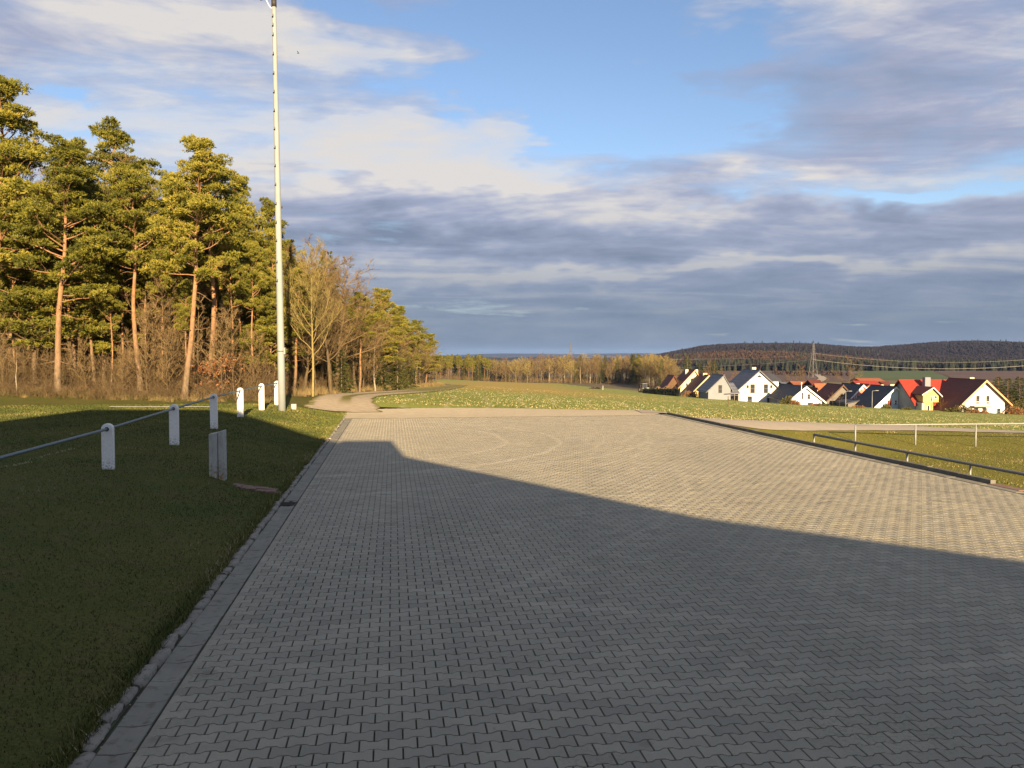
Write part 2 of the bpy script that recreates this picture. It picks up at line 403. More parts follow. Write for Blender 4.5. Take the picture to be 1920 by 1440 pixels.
M['earth'] = varied('valley_ground', (0.11, 0.075, 0.045), (0.14, 0.12, 0.05), 0.02, b_d=0.3)
M['far_green'] = varied('distant_green_meadow', (0.060, 0.088, 0.026), (0.08, 0.10, 0.03), 0.01, b_s=0)
M['far_brown'] = varied('distant_ploughed_soil', (0.085, 0.052, 0.04), (0.11, 0.07, 0.048), 0.02, b_s=0)
M['forest_floor'] = varied('forest_floor', (0.10, 0.065, 0.035), (0.14, 0.09, 0.045), 1.5, c3=(0.20, 0.12, 0.05), b_d=0.03)
M['hill'] = varied('wooded_hill', (0.020, 0.017, 0.021), (0.024, 0.020, 0.023), 0.01, b_s=0)  # very dark: cloud shade over the far hills is put into the colour


def foliage(name, stops, rough=0.7, transl=0.25):
    m_, T_, b = mat(name, stops[0][1], rough, 0.15)
    a = T_.n.new('ShaderNodeAttribute'); a.attribute_name = 'tone'
    oi = T_.n.new('ShaderNodeObjectInfo').outputs['Random']
    f = T_.m('ADD', a.outputs['Fac'], T_.m('MULTIPLY', T_.m('SUBTRACT', oi, 0.5), 0.35), clamp=True)
    c = T_.ramp(f, stops); T_.l.new(c, b.inputs['Base Color'])
    tr = T_.n.new('ShaderNodeBsdfTranslucent'); T_.l.new(c, tr.inputs[0])
    mx = T_.n.new('ShaderNodeMixShader'); mx.inputs[0].default_value = transl
    T_.l.new(b.outputs[0], mx.inputs[1]); T_.l.new(tr.outputs[0], mx.inputs[2])
    T_.l.new(mx.outputs[0], T_.n['Material Output'].inputs['Surface'])
    return m_


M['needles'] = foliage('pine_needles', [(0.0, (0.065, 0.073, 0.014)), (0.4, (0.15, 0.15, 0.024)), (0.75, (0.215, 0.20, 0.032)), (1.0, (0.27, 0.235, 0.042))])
M['needles_dark'] = foliage('spruce_needles', [(0.0, (0.035, 0.045, 0.016)), (0.5, (0.065, 0.075, 0.02)), (1.0, (0.11, 0.11, 0.03))])
M['beech_leaf'] = foliage('dry_beech_leaves', [(0.0, (0.20, 0.085, 0.04)), (1.0, (0.36, 0.17, 0.08))])


def bark(name, lowc, highc, z0, z1, alt=None):
    m_, T_, b = mat(name, lowc, 0.9, 0.15)
    o_ = objc(T_); oz = T_.sep(o_)[2]
    n = T_.noise(T_.mapping(o_, scale=(1, 1, 0.3)), 9, 4, 0.7)
    f = T_.m('MULTIPLY', T_.m('SUBTRACT', T_.m('ADD', oz, T_.m('MULTIPLY', n, 2)), z0), 1 / (z1 - z0), clamp=True)
    c = T_.mix(f, lowc, highc)
    c = T_.mix(T_.ramp(n, [(0.35, 0.7), (0.6, 0.0)]), c, tuple(k * 0.4 for k in lowc))
    T_.l.new(c, b.inputs['Base Color']); bump(T_, b, n, 0.6, 0.03); return m_


M['pine_bark'] = bark('pine_bark', (0.17, 0.125, 0.08), (0.30, 0.165, 0.085), 2.0, 6.0)
M['bare_bark'] = bark('bare_tree_bark', (0.10, 0.076, 0.045), (0.12, 0.086, 0.046), 0, 8)
M['lichen_bark'] = bark('lichen_covered_bark', (0.25, 0.20, 0.085), (0.25, 0.20, 0.07), 0, 8)
M['birch_bark'] = bark('birch_bark', (0.30, 0.27, 0.21), (0.18, 0.13, 0.08), 3, 7)
M['twig'] = varied('brown_twigs', (0.115, 0.078, 0.038), (0.17, 0.12, 0.056), 0.5, b_s=0, c3=(0.09, 0.06, 0.033))
M['brush'] = varied('undergrowth_twigs', (0.06, 0.042, 0.024), (0.135, 0.092, 0.046), 0.9, b_s=0, c3=(0.11, 0.088, 0.034))
M['straw'] = varied('dry_reed_grass', (0.13, 0.10, 0.045), (0.20, 0.145, 0.065), 1.0, b_s=0)

# ------------------------------------------------------------------ ground sheets
def axis(*segs):
    out = []
    for a, b_, n in segs: out += list(np.linspace(a, b_, n, endpoint=False))
    out.append(segs[-1][1]); return np.array(out)


def grid(xs, ys):
    X, Y = np.meshgrid(xs, ys); nX = len(xs)
    i = (np.arange(len(ys) - 1)[:, None] * nX + np.arange(nX - 1)[None, :]).ravel()
    return X.ravel(), Y.ravel(), np.stack([i, i + 1, i + nX + 1, i + nX], 1)


xs = axis((-9000, -600, 10), (-600, -60, 18), (-60, -20, 30), (-20, 40, 80), (40, 130, 50), (130, 600, 30), (600, 9000, 14))
ys = axis((-3000, -60, 8), (-60, 0, 12), (0, 60, 70), (60, 260, 80), (260, 900, 40), (900, 10800, 22))
X, Y, Fc = grid(xs, ys)
Zv = Z(X, Y) - 0.18 - 0.5 * sm((Y - 150) / 100) * 0
o = link('ground', npmesh('ground', np.stack([X, Y, Zv], 1), Fc, M['earth'], smooth=True)); tag(o, kind='structure')


def sheet(name, cols, y0f, y1f, ny, mt, off, pw=1.0, kind='structure', label=None):
    cols = np.asarray(cols, float); s = np.linspace(0, 1, ny) ** pw
    y0 = np.array([y0f(c) for c in cols]); y1 = np.array([y1f(c) for c in cols])
    Yg = y0[None, :] + s[:, None] * (y1 - y0)[None, :]; Xg = np.repeat(cols[None, :], ny, 0)
    nX = len(cols); i = (np.arange(ny - 1)[:, None] * nX + np.arange(nX - 1)[None, :]).ravel()
    Fc = np.stack([i, i + 1, i + nX + 1, i + nX], 1)
    V = np.stack([Xg.ravel(), Yg.ravel(), Z(Xg.ravel(), Yg.ravel()) + off], 1)
    o = link(name, npmesh(name, V, Fc, mt, smooth=True)); tag(o, label, kind=kind); return o


PATH = [(5.5, 38.6), (8.0, 38.5), (11.0, 38.6), (14.1, 39.6), (17.5, 41.2), (21, 42.7), (28.4, 44.6), (36, 46.0), (50, 47.5), (75, 49), (110, 50)]
TRACK = [(-7.6, 36.2), (-8.3, 39.5), (-9.0, 43.5), (-9.35, 48), (-9.2, 54), (-8.6, 62), (-8.0, 74), (-7.8, 90), (-8.2, 110), (-9, 140)]


def yofx(pts, x): return float(np.interp(x, [p[0] for p in pts], [p[1] for p in pts]))


FAR = [(-60, 330), (-30, 345), (20, 345), (38, 250), (46, 215), (52, 186), (66, 171), (80, 156), (96, 143), (120, 128), (260, 100)]
def field_front(x):
    if x < -9.5: return 120.0
    if x < -7.9: return float(np.interp(x, [-9.5, -9.3, -8.9, -8.3, -7.9], [50, 48, 43, 41, 40]))
    if x < 7: return 39.2
    return yofx(PATH, x)
sheet('field', axis((-60, -9.5, 20), (-9.5, 20, 60), (20, 130, 90), (130, 260, 20)), field_front, lambda x: yofx(FAR, x), 150, M['field'], 0.0, 1.8)
# left lawn in the kerb frame
Dg = -2.1 - np.concatenate([np.linspace(0, 6, 45), np.linspace(6.4, 60, 50)])
Tg = np.concatenate([np.linspace(-12, 45, 150)])
Dm, Tm = np.meshgrid(Dg, Tg); Xm, Ym = dt(Dm.ravel(), Tm.ravel()); nX = len(Dg)
i = (np.arange(len(Tg) - 1)[:, None] * nX + np.arange(nX - 1)[None, :]).ravel()
keep_f = np.stack([i, i + nX, i + nX + 1, i + 1], 1)
o = link('lawn', npmesh('lawn', np.stack([Xm, Ym, Z(Xm, Ym) + 0.015], 1), keep_f, M['lawn'], smooth=True)); tag(o, kind='structure')
# verge between forest and track, forest floor
sheet('forest_floor', axis((-90, -10.6, 60)), lambda x: 38.5 if x < -14 else 41.0, lambda x: 140, 60, M['forest_floor'], 0.03)
# lower lawn right of the raised kerb
sheet('lawn_slope', axis((6.6, 20, 60), (20, 110, 40)), lambda x: max((12.47 - KY * x) / -KX, -8), lambda x: yofx(PATH, x), 70, M['lawn_low'], 0.0)


def ribbon(name, pts, widths, mt, off, n=120, crown=0.0, edge=0.25, kind='structure', nacross=9):
    P = np.array(pts, float); L = np.concatenate([[0], np.cumsum(np.hypot(*np.diff(P, axis=0).T))])
    s = np.linspace(0, L[-1], n)
    px = np.interp(s, L, P[:, 0]); py = np.interp(s, L, P[:, 1])
    k = np.ones(7) / 7
    px = np.convolve(np.pad(px, 3, mode='edge'), k, 'valid'); py = np.convolve(np.pad(py, 3, mode='edge'), k, 'valid')
    w = np.interp(s, L, widths)
    tx = np.gradient(px); ty = np.gradient(py); ll = np.hypot(tx, ty); nxv, nyv = ty / ll, -tx / ll
    a = np.linspace(-1, 1, nacross); ww = w[:, None] * a[None, :] / 2
    j = rng.normal(0, edge / 3, (n, nacross)) * (np.abs(a) > 0.9)
    Xr = px[:, None] + nxv[:, None] * (ww + j); Yr = py[:, None] + nyv[:, None] * (ww + j)
    Zr = Z(Xr.ravel(), Yr.ravel()) + off + crown * (1 - np.tile(a ** 2, n))
    i = (np.arange(n - 1)[:, None] * nacross + np.arange(nacross - 1)[None, :]).ravel()
    uv = np.stack([np.tile((a + 1) / 2, n), np.repeat(s, nacross)], 1)
    V = np.stack([Xr.ravel(), Yr.ravel(), Zr], 1)
    return tag(link(name, npmesh(name, V, np.stack([i, i + 1, i + nacross + 1, i + nacross], 1), mt, smooth=True, uv=uv)), kind=kind)


# farm track: two wheel ruts, grass between
m_, T_, b = mat('farm_track', (0.4, 0.34, 0.26), 0.95, 0.1)
uvn = T_.n.new('ShaderNodeUVMap'); uvn.uv_map = 'uv'; ua, vb_, _ = T_.sep(uvn.outputs[0]); p = pos(T_)
n2 = T_.noise(p, 3.0, 4, 0.7)
e = T_.m('ABSOLUTE', T_.m('SUBTRACT', ua, 0.5))
mid = T_.m('MULTIPLY', T_.m('SUBTRACT', 0.13, T_.m('ADD', e, T_.m('MULTIPLY', T_.m('SUBTRACT', n2, 0.5), 0.25))), 14, clamp=True)
mid = T_.m('MULTIPLY', mid, T_.m('MULTIPLY', T_.m('SUBTRACT', vb_, 3.0), 0.35, clamp=True))
edg = T_.m('MULTIPLY', T_.m('SUBTRACT', T_.m('ADD', e, T_.m('MULTIPLY', T_.m('SUBTRACT', n2, 0.5), 0.3)), 0.42), 14, clamp=True)
far = T_.m('MULTIPLY', T_.m('SUBTRACT', vb_, 22), 0.06, clamp=True)
c = T_.mix(T_.ramp(n2, [(0.35, 0.0), (0.7, 1.0)]), (0.44, 0.36, 0.245), (0.34, 0.28, 0.20))
gm = T_.m('MAXIMUM', T_.m('MAXIMUM', mid, edg), T_.m('MULTIPLY', far, 0.85))
c = T_.mix(gm, c, (0.16, 0.145, 0.04)); T_.l.new(c, b.inputs['Base Color']); bump(T_, b, T_.noise(p, 14, 3), 0.7, 0.03); M['track'] = m_
ribbon('farm_track', TRACK, [3.6, 3.2, 2.8, 2.7, 2.7, 2.7, 2.7, 2.7, 2.7, 2.7], M['track'], 0.035, n=160)
ribbon('field_lane', PATH, [2.9, 2.9, 2.8, 2.7, 2.7, 2.7, 2.7, 2.7, 2.7, 2.7, 2.7], M['road'], 0.03, n=160, edge=0.12)
# sandy strip where the paving ends
apr = []
for k in range(25):
    D = DL - 0.6 + (DR - DL + 0.9) * k / 24; apr.append(dt(D, TEND + 1.9 + 0.0 * k))
ribbon('sand_strip', [(-8.2, 35.2)] + [dt(DL + (DR - DL) * k / 12, TEND + 1.55 + 0.6 * math.sin(k / 12 * PI)) for k in range(13)],
       [3.2] + [4.1 + 1.2 * math.sin(k / 12 * PI) for k in range(12)] + [3.0], M['sand'], 0.010, n=140, edge=0.16)

# ------------------------------------------------------------------ paving
pav_root = MB()
corners = [dt(DL - 0.4, -12), dt(DR + 0.1, -12), dt(DR + 0.1, TEND + 0.5), dt(DL - 0.4, TEND + 0.5)]
pav_root.add([(x, y, -0.0135) for x, y in corners] + [(x, y, -0.15) for x, y in corners], [(0, 1, 2, 3), (4, 7, 6, 5), (0, 4, 5, 1), (1, 5, 6, 2), (2, 6, 7, 3), (3, 7, 4, 0)])
paving = tag(pav_root.build('pavement', M['joint']), kind='structure')
ANG = math.atan2(-KX, KY)


def paver_proto(half=False):
    ex, e1, e2 = 0.0958, 0.066, 0.034
    hw, ww = 0.0792, 0.0542
    if half: pts = [(-0.0470, hw), (0.047, hw), (0.047, -hw), (-0.047, -hw)]
    else:
        top = [(-ex, hw), (-e1, hw), (-e2, ww), (e2, ww), (e1, hw), (ex, hw)]
        pts = top + [(x, -y) for x, y in reversed(top)]
    pts = pts[::-1]
    n = len(pts); ins = 0.0028
    V = []
    for k, (x, y) in enumerate(pts): V.append((x - math.copysign(ins, x) * (abs(x) > 0.04 or half), y - math.copysign(ins, y), 0.0))
    for x, y in pts: V.append((x, y, -0.006))
    for x, y in pts: V.append((x, y, -0.014))
    q = [(k, k + n, (k + 1) % n + n, (k + 1) % n) for k in range(n)]
    q = [(k, (k + 1) % n, (k + 1) % n + n, k + n)[::-1] for k in range(n)]
    q2 = [((k + 1) % n + n, k + n, k + 2 * n, (k + 1) % n + 2 * n)[::-1] for k in range(n)]
    q2 = [(k + n, (k + 1) % n + n, (k + 1) % n + 2 * n, k + 2 * n)[::-1] for k in range(n)]
    return np.array(V), np.array([range(n)]), np.array(q)


PV, PT, PQ = paver_proto(); HV, HT, HQ = paver_proto(True)
# keep two rings only (top edge and shoulder) -> about 34 triangles a stone
NP_ = 12; PV = np.concatenate([PV[:NP_], PV[2 * NP_:]])
HV = np.concatenate([HV[:4], HV[8:]])
def check_up(V, Tf):
    a = V[Tf[0][0]]; b_ = V[Tf[0][1]]; c_ = V[Tf[0][2]]
    return np.cross(b_ - a, c_ - a)[2] > 0
if not check_up(PV, PT): PT = PT[:, ::-1]; PQ = PQ[:, ::-1]
if not check_up(HV, HT): HT = HT[:, ::-1]; HQ = HQ[:, ::-1]
full = []; halves = []
rows = range(int(2.4 / 0.14), int(TEND / 0.14))
ncol = int((DR - 0.26 - DL) / 0.2)
for i in rows:
    T = (i + 0.5) * 0.14
    for j in range(ncol):
        if i % 2 == 0: full.append((DL + 0.1 + j * 0.2, T))
        elif j < ncol - 1: full.append((DL + 0.2 + j * 0.2, T))
    if i % 2: halves += [(DL + 0.05, T), (DL + ncol * 0.2 - 0.05, T)]
DEDGE = DL + ncol * 0.2
full = np.array(full); halves = np.array(halves)
fx, fy = dt(full[:, 0], full[:, 1])
inview = (np.abs(fx / fy) < 0.64) & (fy > 5.1)
order = np.argsort(np.where(inview, fy, 999))
ones = order[:300]; rest = np.setdiff1d(np.arange(len(full)), ones)
pm = npmesh('paver', PV, [PT, PQ], M['paver_one'])
def jig(n): return rng.normal(0, 0.0006, n), rng.normal(0, 0.0016, (n, 2)), rng.normal(0, 0.005, n)
jz, jt, jr = jig(300)
for n_, k in enumerate(ones):
    o = link('paver', pm, paving, (fx[k], fy[k], jz[n_])); o.rotation_euler = (jt[n_, 0], jt[n_, 1], ANG + jr[n_])


def scatter(P, PF, xy, scale_n, zoff=0.0):
    n = len(xy); jz, jt, jr = jig(n)
    ca, sa = np.cos(ANG + jr), np.sin(ANG + jr)
    V = np.repeat(P[None], n, 0)
    zt = V[:, :, 2] + V[:, :, 0] * jt[:, :1] + V[:, :, 1] * jt[:, 1:] + jz[:, None] + zoff
    x = V[:, :, 0] * ca[:, None] - V[:, :, 1] * sa[:, None] + xy[:, 0:1]
    y = V[:, :, 0] * sa[:, None] + V[:, :, 1] * ca[:, None] + xy[:, 1:2]
    V = np.stack([x, y, zt], 2).reshape(-1, 3)
    off = (np.arange(n) * len(P))[:, None, None]
    Fs = [(f[None] + off).reshape(-1, f.shape[1]) for f in PF]
    return V, Fs, np.repeat(rng.random(n), len(P))


V1, F1, t1 = scatter(PV, [PT, PQ], np.stack([fx[rest], fy[rest]], 1), 0)
hx, hy = dt(halves[:, 0], halves[:, 1])
V2, F2, t2 = scatter(HV, [HT, HQ], np.stack([hx, hy], 1), 0)
F2 = [f + len(V1) for f in F2]
o = link('paver_field', npmesh('paver_field', np.concatenate([V1, V2]), F1 + F2, M['paver_many'], tone=np.concatenate([t1, t2])), paving)
tag(o, kind='stuff')

# gutter slabs left, with a drain grate let in
def slab_mesh(w, l, h, name, mt, bev=0.006, dip=0.0):
    mb = MB(); n = 5
    xs_ = [-w / 2, -w / 2 + bev, 0, w / 2 - bev, w / 2]; zt = [-bev, 0, -dip, 0, -bev]
    V = []; 
    for yy, dz in ((-l / 2, -bev), (-l / 2 + bev, 0), (l / 2 - bev, 0), (l / 2, -bev)):
        for x, z in zip(xs_, zt): V.append((x, yy, h + min(z, dz) - (dip if x == 0 else 0) * 0))
    fs = [(r * n + k, r * n + k + 1, (r + 1) * n + k + 1, (r + 1) * n + k) for r in range(3) for k in range(4)]
    base = len(V); ring = [0, 1, 2, 3, 4, 9, 14, 19, 18, 17, 16, 15, 10, 5]
    for k in ring: V.append((V[k][0], V[k][1], -0.02))
    fs += [(ring[k], base + k, base + (k + 1) % 14, ring[(k + 1) % 14]) for k in range(14)]
    mb.add(V, fs); return mb.mesh(name, mt)


gut_w = 0.24; Dg0 = DL - 0.016 - gut_w / 2
gm_ = slab_mesh(gut_w, 0.402, 0.004, 'gutter_slab', M['gutter'], 0.005, 0.012)
gpos = gnd(553, 943); TG = KX * gpos.x + KY * gpos.y
T = 3.0
while T < TEND:
    if not (TG - 0.33 < T < TG + 0.33):
        x, y = dt(Dg0 + rng.normal(0, 0.002), T); o = link('gutter_slab', gm_, paving, (x, y, rng.normal(0, 0.0015)))
        o.rotation_euler = (rng.normal(0, .004), rng.normal(0, .006), ANG + rng.normal(0, 0.004))
    T += 0.41
# narrow strip of grit between slabs and pavers is the joint bed itself
x, y = dt(Dg0 - 0.02, TG)
dg = empty('drain_grate', (x, y, -0.004), ANG, 'black iron drain grate let into the left gutter', 'drain')
fr = MB(); w_, l_ = 0.15, 0.24
for (a0, a1, b0, b1) in ((-w_, w_, -l_, -l_ + 0.03), (-w_, w_, l_ - 0.03, l_), (-w_, -w_ + 0.03, -l_ + 0.03, l_ - 0.03), (w_ - 0.03, w_, -l_ + 0.03, l_ - 0.03)): fr.box(a0, a1, b0, b1, -0.03, 0.006)
fr.build('frame', M['iron'], dg)
for k in range(9):
    yb = -l_ + 0.05 + k * 0.0475; MB().box(-w_ + 0.03, w_ - 0.03, yb, yb + 0.022, -0.02, 0.001).build('bar', M['iron'], dg)

# rounded kerb stones along the lawn
kr = MB(); x0, y0 = dt(-2.09, 2.6); x1, y1 = dt(-2.09, TEND)
kr.add([(*dt(-2.13, 2.6), -0.1), (*dt(-2.03, 2.6), -0.1), (*dt(-2.03, TEND), -0.1), (*dt(-2.13, TEND), -0.1),
        (*dt(-2.13, 2.6), -0.005), (*dt(-2.03, 2.6), -0.005), (*dt(-2.03, TEND), -0.005), (*dt(-2.13, TEND), -0.005)],
       [(0, 3, 2, 1), (4, 5, 6, 7), (0, 1, 5, 4), (1, 2, 6, 5), (2, 3, 7, 6), (3, 0, 4, 7)])
kerbL = tag(kr.build('kerb', M['joint']), kind='structure')


def kerb_stone(seed, w=0.13, l=0.38, h=0.038):
    r = np.random.default_rng(seed); V = []; nl, na = 6, 7
    for i in range(nl):
        f = i / (nl - 1); yy = (f - 0.5) * l; sc_ = 1 - 0.20 * abs(2 * f - 1) ** 6
        for k in range(na):
            a = PI * k / (na - 1)
            jx = r.normal(0, 0.005); jz_ = r.normal(0, 0.004)
            V.append((-math.cos(a) * w / 2 * sc_ + jx, yy + r.normal(0, 0.004), max(0, math.sin(a)) ** 0.8 * h * sc_ + jz_ - 0.002 + (k in (0, na - 1)) * -0.03))
    fs = [(i * na + k, i * na + k + 1, (i + 1) * na + k + 1, (i + 1) * na + k) for i in range(nl - 1) for k in range(na - 1)]
    fs = [f[::-1] for f in fs]
    fs += [tuple(range(na)), tuple((nl - 1) * na + k for k in range(na - 1, -1, -1))]
    return MB().add(V, fs).mesh('kerb_stone', M['kerb'], True)


kms = [kerb_stone(s) for s in range(6)]
T = 2.8
while T < TEND:
    l = rng.uniform(0.30, 0.44); x, y = dt(-2.085 + rng.normal(0, 0.014), T + l / 2)
    o = link('kerb_stone', kms[rng.integers(6)], kerbL, (x, y, rng.normal(0.0, 0.006)))
    o.scale = (rng.uniform(0.85, 1.1), l / 0.385, rng.uniform(0.6, 1.1)); o.rotation_euler = (rng.normal(0, .02), rng.normal(0, .06), ANG + rng.normal(0, .03)); T += l

# right: flat edging, then raised kerb blocks
ed = slab_mesh(0.235, 0.98, 0.003, 'edging_slab', M['gutter'], 0.005)
kb = MB().box(-0.06, 0.06, -0.494, 0.494, -0.3, 0.092).mesh('kerb_block', M['kerb_dark'])
kerbR = tag(MB().add([(*dt(DR - 0.02, 3), -0.3), (*dt(DR + 0.14, 3), -0.3), (*dt(DR + 0.14, TEND), -0.3), (*dt(DR - 0.02, TEND), -0.3),
                      (*dt(DR - 0.02, 3), -0.02), (*dt(DR + 0.14, 3), -0.02), (*dt(DR + 0.14, TEND), -0.02), (*dt(DR - 0.02, TEND), -0.02)],
                     [(0, 3, 2, 1), (4, 5, 6, 7), (0, 1, 5, 4), (1, 2, 6, 5), (2, 3, 7, 6), (3, 0, 4, 7)]).build('raised_kerb', M['joint']), kind='structure')
gap = gnd(1885, 915); TGAP = KX * gap.x + KY * gap.y
T = 3.5
while T < TEND:
    x, y = dt(DR - 0.135, T); o = link('edging_slab', ed, paving, (x, y, rng.normal(0, 0.001))); o.rotation_euler = (0, 0, ANG)
    if abs(T - TGAP) > 0.5:
        x, y = dt(DR + 0.07 + rng.normal(0, 0.003), T); o = link('kerb_block', kb, kerbR, (x, y, rng.normal(0, 0.003) - (0.05 if T < TGAP else 0))); o.rotation_euler = (0, 0, ANG + rng.normal(0, .002))
    T += 1.0
x, y = dt(DR + 0.06, TGAP + 0.05)
e_ = MB().box(-0.12, 0.12, -0.42, 0.42, -0.2, 0.012).build('drain_cover', M['brick']); e_.location = (x, y, 0); e_.rotation_euler = (0, 0, ANG)
tag(e_, 'rusty inlet cover in the gap of the raised kerb at the right edge', 'drain cover')

# red-brown bricks from the kerb up to the concrete post
bp = empty('brick_path', (*dt(-2.55, 16.9), 0.0), 0, 'short strip of red-brown bricks sunk in the grass bank', 'brick strip')
br = MB().box(-0.048, 0.048, -0.098, 0.098, -0.05, 0.0).mesh('brick', M['brick'])
for r_ in range(2):
    for k in range(9):
        p = gnd(522 - 9.2 * k - r_ * 6, 926 - 0.7 * k - r_ * 5, 0.05)
        o = link('brick', br, bp); zb = zz(p.x, p.y) + 0.045 + rng.normal(0, 0.005)
        o.location = Vector((p.x, p.y, zb)) - bp.location; o.rotation_euler = (0, 0.1, ANG + rng.normal(0, 0.04))

# ------------------------------------------------------------------ white barrier with pipe rail
ptab = [(10.4, -7.2, None)] + [(Y_, (u - 960) / F * Y_, u) for u, Y_ in ((200, 15.3), (325, 19.5), (400, 24.0), (450, 28.3), (490, 32.2), (519, 35.4))]
p0 = Vector((ptab[1][1], ptab[1][0], zz(ptab[1][1], ptab[1][0])))
bar = empty('barrier_fence', p0, 0, 'pitch barrier of white round-topped posts with a grey pipe rail on the left lawn', 'barrier')


def post_mesh(w=0.21, d=0.11, h=1.0):
    n = 10; pts = [(-w / 2, -0.25), (w / 2, -0.25)]
    pts += [(w / 2 * math.cos(PI * k / n), h - w / 2 + w / 2 * math.sin(PI * k / n)) for k in range(n + 1)]
    mb = MB().prism(pts, -d / 2, d / 2); return mb


pm_ = post_mesh().mesh('post', M['white_paint'])
tops = []
hvis = {0: 1.0, 1: 98, 2: 77, 3: 62, 4: 53, 5: 51, 6: 48}
pvs = [(None), (794, 892), (758, 835), (738, 800), (727, 780), (719, 770), (714, 762)]
for k, (Y_, X_, u) in enumerate(ptab):
    zb = zz(X_, Y_)
    hh = 1.0 if u is None else (at(u, pvs[k][0], Y_).z - zb)
    o = link('post', pm_, bar, Vector((X_, Y_, zb)) - p0); o.rotation_euler = (0, 0, ANG * 0.9 + rng.normal(0, .03)); o.scale = (1, 1, max(0.8, hh))
    b_ = o.modifiers.new('bevel', 'BEVEL'); b_.width = 0.012; b_.segments = 2; b_.limit_method = 'ANGLE'
    tops.append(Vector((X_, Y_, zb + hh - 0.105)) - p0)
tops[0].z = tops[1].z + (tops[1].z - tops[2].z) * 0.6
ext = [tops[0] + (tops[0] - tops[1])] + tops
MB().tube([tuple(p) for p in ext], 0.027, 10).build('rail', M['pipe'], bar, smooth=True)
for tp in tops[1:]:
    d_ = (tops[2] - tops[1]).normalized()
    MB().tube([tuple(tp - d_ * 0.062), tuple(tp + d_ * 0.062)], 0.042, 12).build('collar', M['black'], bar, smooth=True)

# weathered concrete channel post in the bank
cp_ = gnd(409, 898, 0.13); zc_ = zz(cp_.x, cp_.y)
cr = empty('concrete_post', (cp_.x, cp_.y, zc_), 0.05, 'short weathered grey concrete post with a vertical groove in the grass bank', 'post')
def slant(x0, x1, y0, y1, zt0, zt1):
    mb = MB(); mb.add([(x0, y0, -.4), (x1, y0, -.4), (x1, y1, -.4), (x0, y1, -.4), (x0, y0, zt0), (x1, y0, zt1), (x1, y1, zt1 + .01), (x0, y1, zt0 + .01)],
                      [(0, 3, 2, 1), (4, 5, 6, 7), (0, 1, 5, 4), (1, 2, 6, 5), (2, 3, 7, 6), (3, 0, 4, 7)]); return mb
slant(-0.155, 0.02, -0.09, 0.09, 0.93, 0.965).build('shaft', M['old_concrete'], cr, bevel=0.008)
slant(0.035, 0.155, -0.09, 0.09, 0.975, 1.01).build('shaft', M['old_concrete'], cr, bevel=0.008)
slant(0.02, 0.035, -0.05, 0.09, 0.95, 0.96).build('web', M['old_concrete'], cr)

# ------------------------------------------------------------------ floodlight mast
mb_b = at(529, 767, 33.0); mt_ = at(513.5, 1, 33.0); zb = zz(mb_b.x, mb_b.y)
mast = empty('floodlight_mast', (mb_b.x, mb_b.y, zb), 0, 'tall pale grey tapering mast with climbing pegs beside the last white posts', 'mast')
top = mt_ - Vector((mb_b.x, mb_b.y, zb))
def mp(f): return Vector((top.x * f, top.y * f, -0.3 + (top.z + 0.3) * f))
MB().tube([tuple(mp(f)) for f in np.linspace(0, 1, 9)], list(np.linspace(0.155, 0.082, 9)), 20).build('pole', M['mast'], mast, smooth=True)
MB().tube([tuple(mp(0.985)), tuple(mp(1.004))], 0.105, 16).build('cap', M['black'], mast, smooth=True)
ladder_v = [33, 50, 68, 104, 140, 175, 210, 244, 279, 313, 348, 384, 419, 453, 493, 528]
for v_ in ladder_v:
    f = (at(520, v_, 33).z - zb + 0.3) / (top.z + 0.3); c_ = mp(f); r0 = 0.155 - 0.073 * f
    a_ = c_ + Vector((-r0 * 0.55, -r0 * 0.83, 0)); s_ = 0.075
    MB().tube([tuple(a_ + Vector((-0.03, 0.02, 0))), tuple(a_ + Vector((0.05, -0.10, 0))), tuple(a_ + Vector((0.055, -0.11, s_)))], 0.018, 6).build('climbing_peg', M['black'], mast)
c_ = mp((at(532, 658, 33).z - zb + .3) / (top.z + .3))
MB().box(c_.x + 0.13, c_.x + 0.20, c_.y - 0.09, c_.y + 0.05, c_.z - 0.14, c_.z + 0.14).build('junction_box', M['galv'], mast, bevel=0.01)
MB().tube([tuple(c_ + Vector((0, 0, -0.03))), tuple(c_ + Vector((0, 0, 0.0)))], 0.152, 16).build('strap', M['black'], mast)
hb = mp(1.0)
MB().tube([tuple(hb + Vector((-0.55, 0, 0.02))), tuple(hb + Vector((0.9, 0, 0.5)))], 0.03, 8).build('bracket', M['black'], mast)
for sx in (-0.45, 0.5):
    x_ = hb.x + sx; z_ = hb.z + 0.28 if sx > 0 else hb.z + 0.33
    MB().add([(x_ - .22, hb.y - .25, z_), (x_ + .22, hb.y - .25, z_), (x_ + .22, hb.y + .2, z_ + .12), (x_ - .22, hb.y + .2, z_ + .12),
              (x_ - .18, hb.y - .2, z_ + .4), (x_ + .18, hb.y - .2, z_ + .4), (x_ + .15, hb.y + .12, z_ + .35), (x_ - .15, hb.y + .12, z_ + .35)],
             [(0, 3, 2, 1), (4, 5, 6, 7), (0, 1, 5, 4), (1, 2, 6, 5), (2, 3, 7, 6), (3, 0, 4, 7)]).build('floodlight', M['black'], mast)
MB().tube([tuple(hb + Vector((-0.30 + 0.24 * (k / 8) , -0.05, 0.02 - 0.34 * math.sin(k / 8 * PI * 0.5)))) for k in range(9)], 0.014, 5).build('cable', M['white_paint'], mast)

st = gnd(551, 764, 0.45); stx, sty = st.x, st.y; stz = zz(stx, sty)
s_ = empty('stone_stub', (stx, sty, stz), 0.2, 'small square concrete stub in the grass right of the mast foot', 'stub')
MB().box(-0.11, 0.11, -0.11, 0.11, -0.2, 0.24).build('block', M['old_concrete'], s_, bevel=0.015)

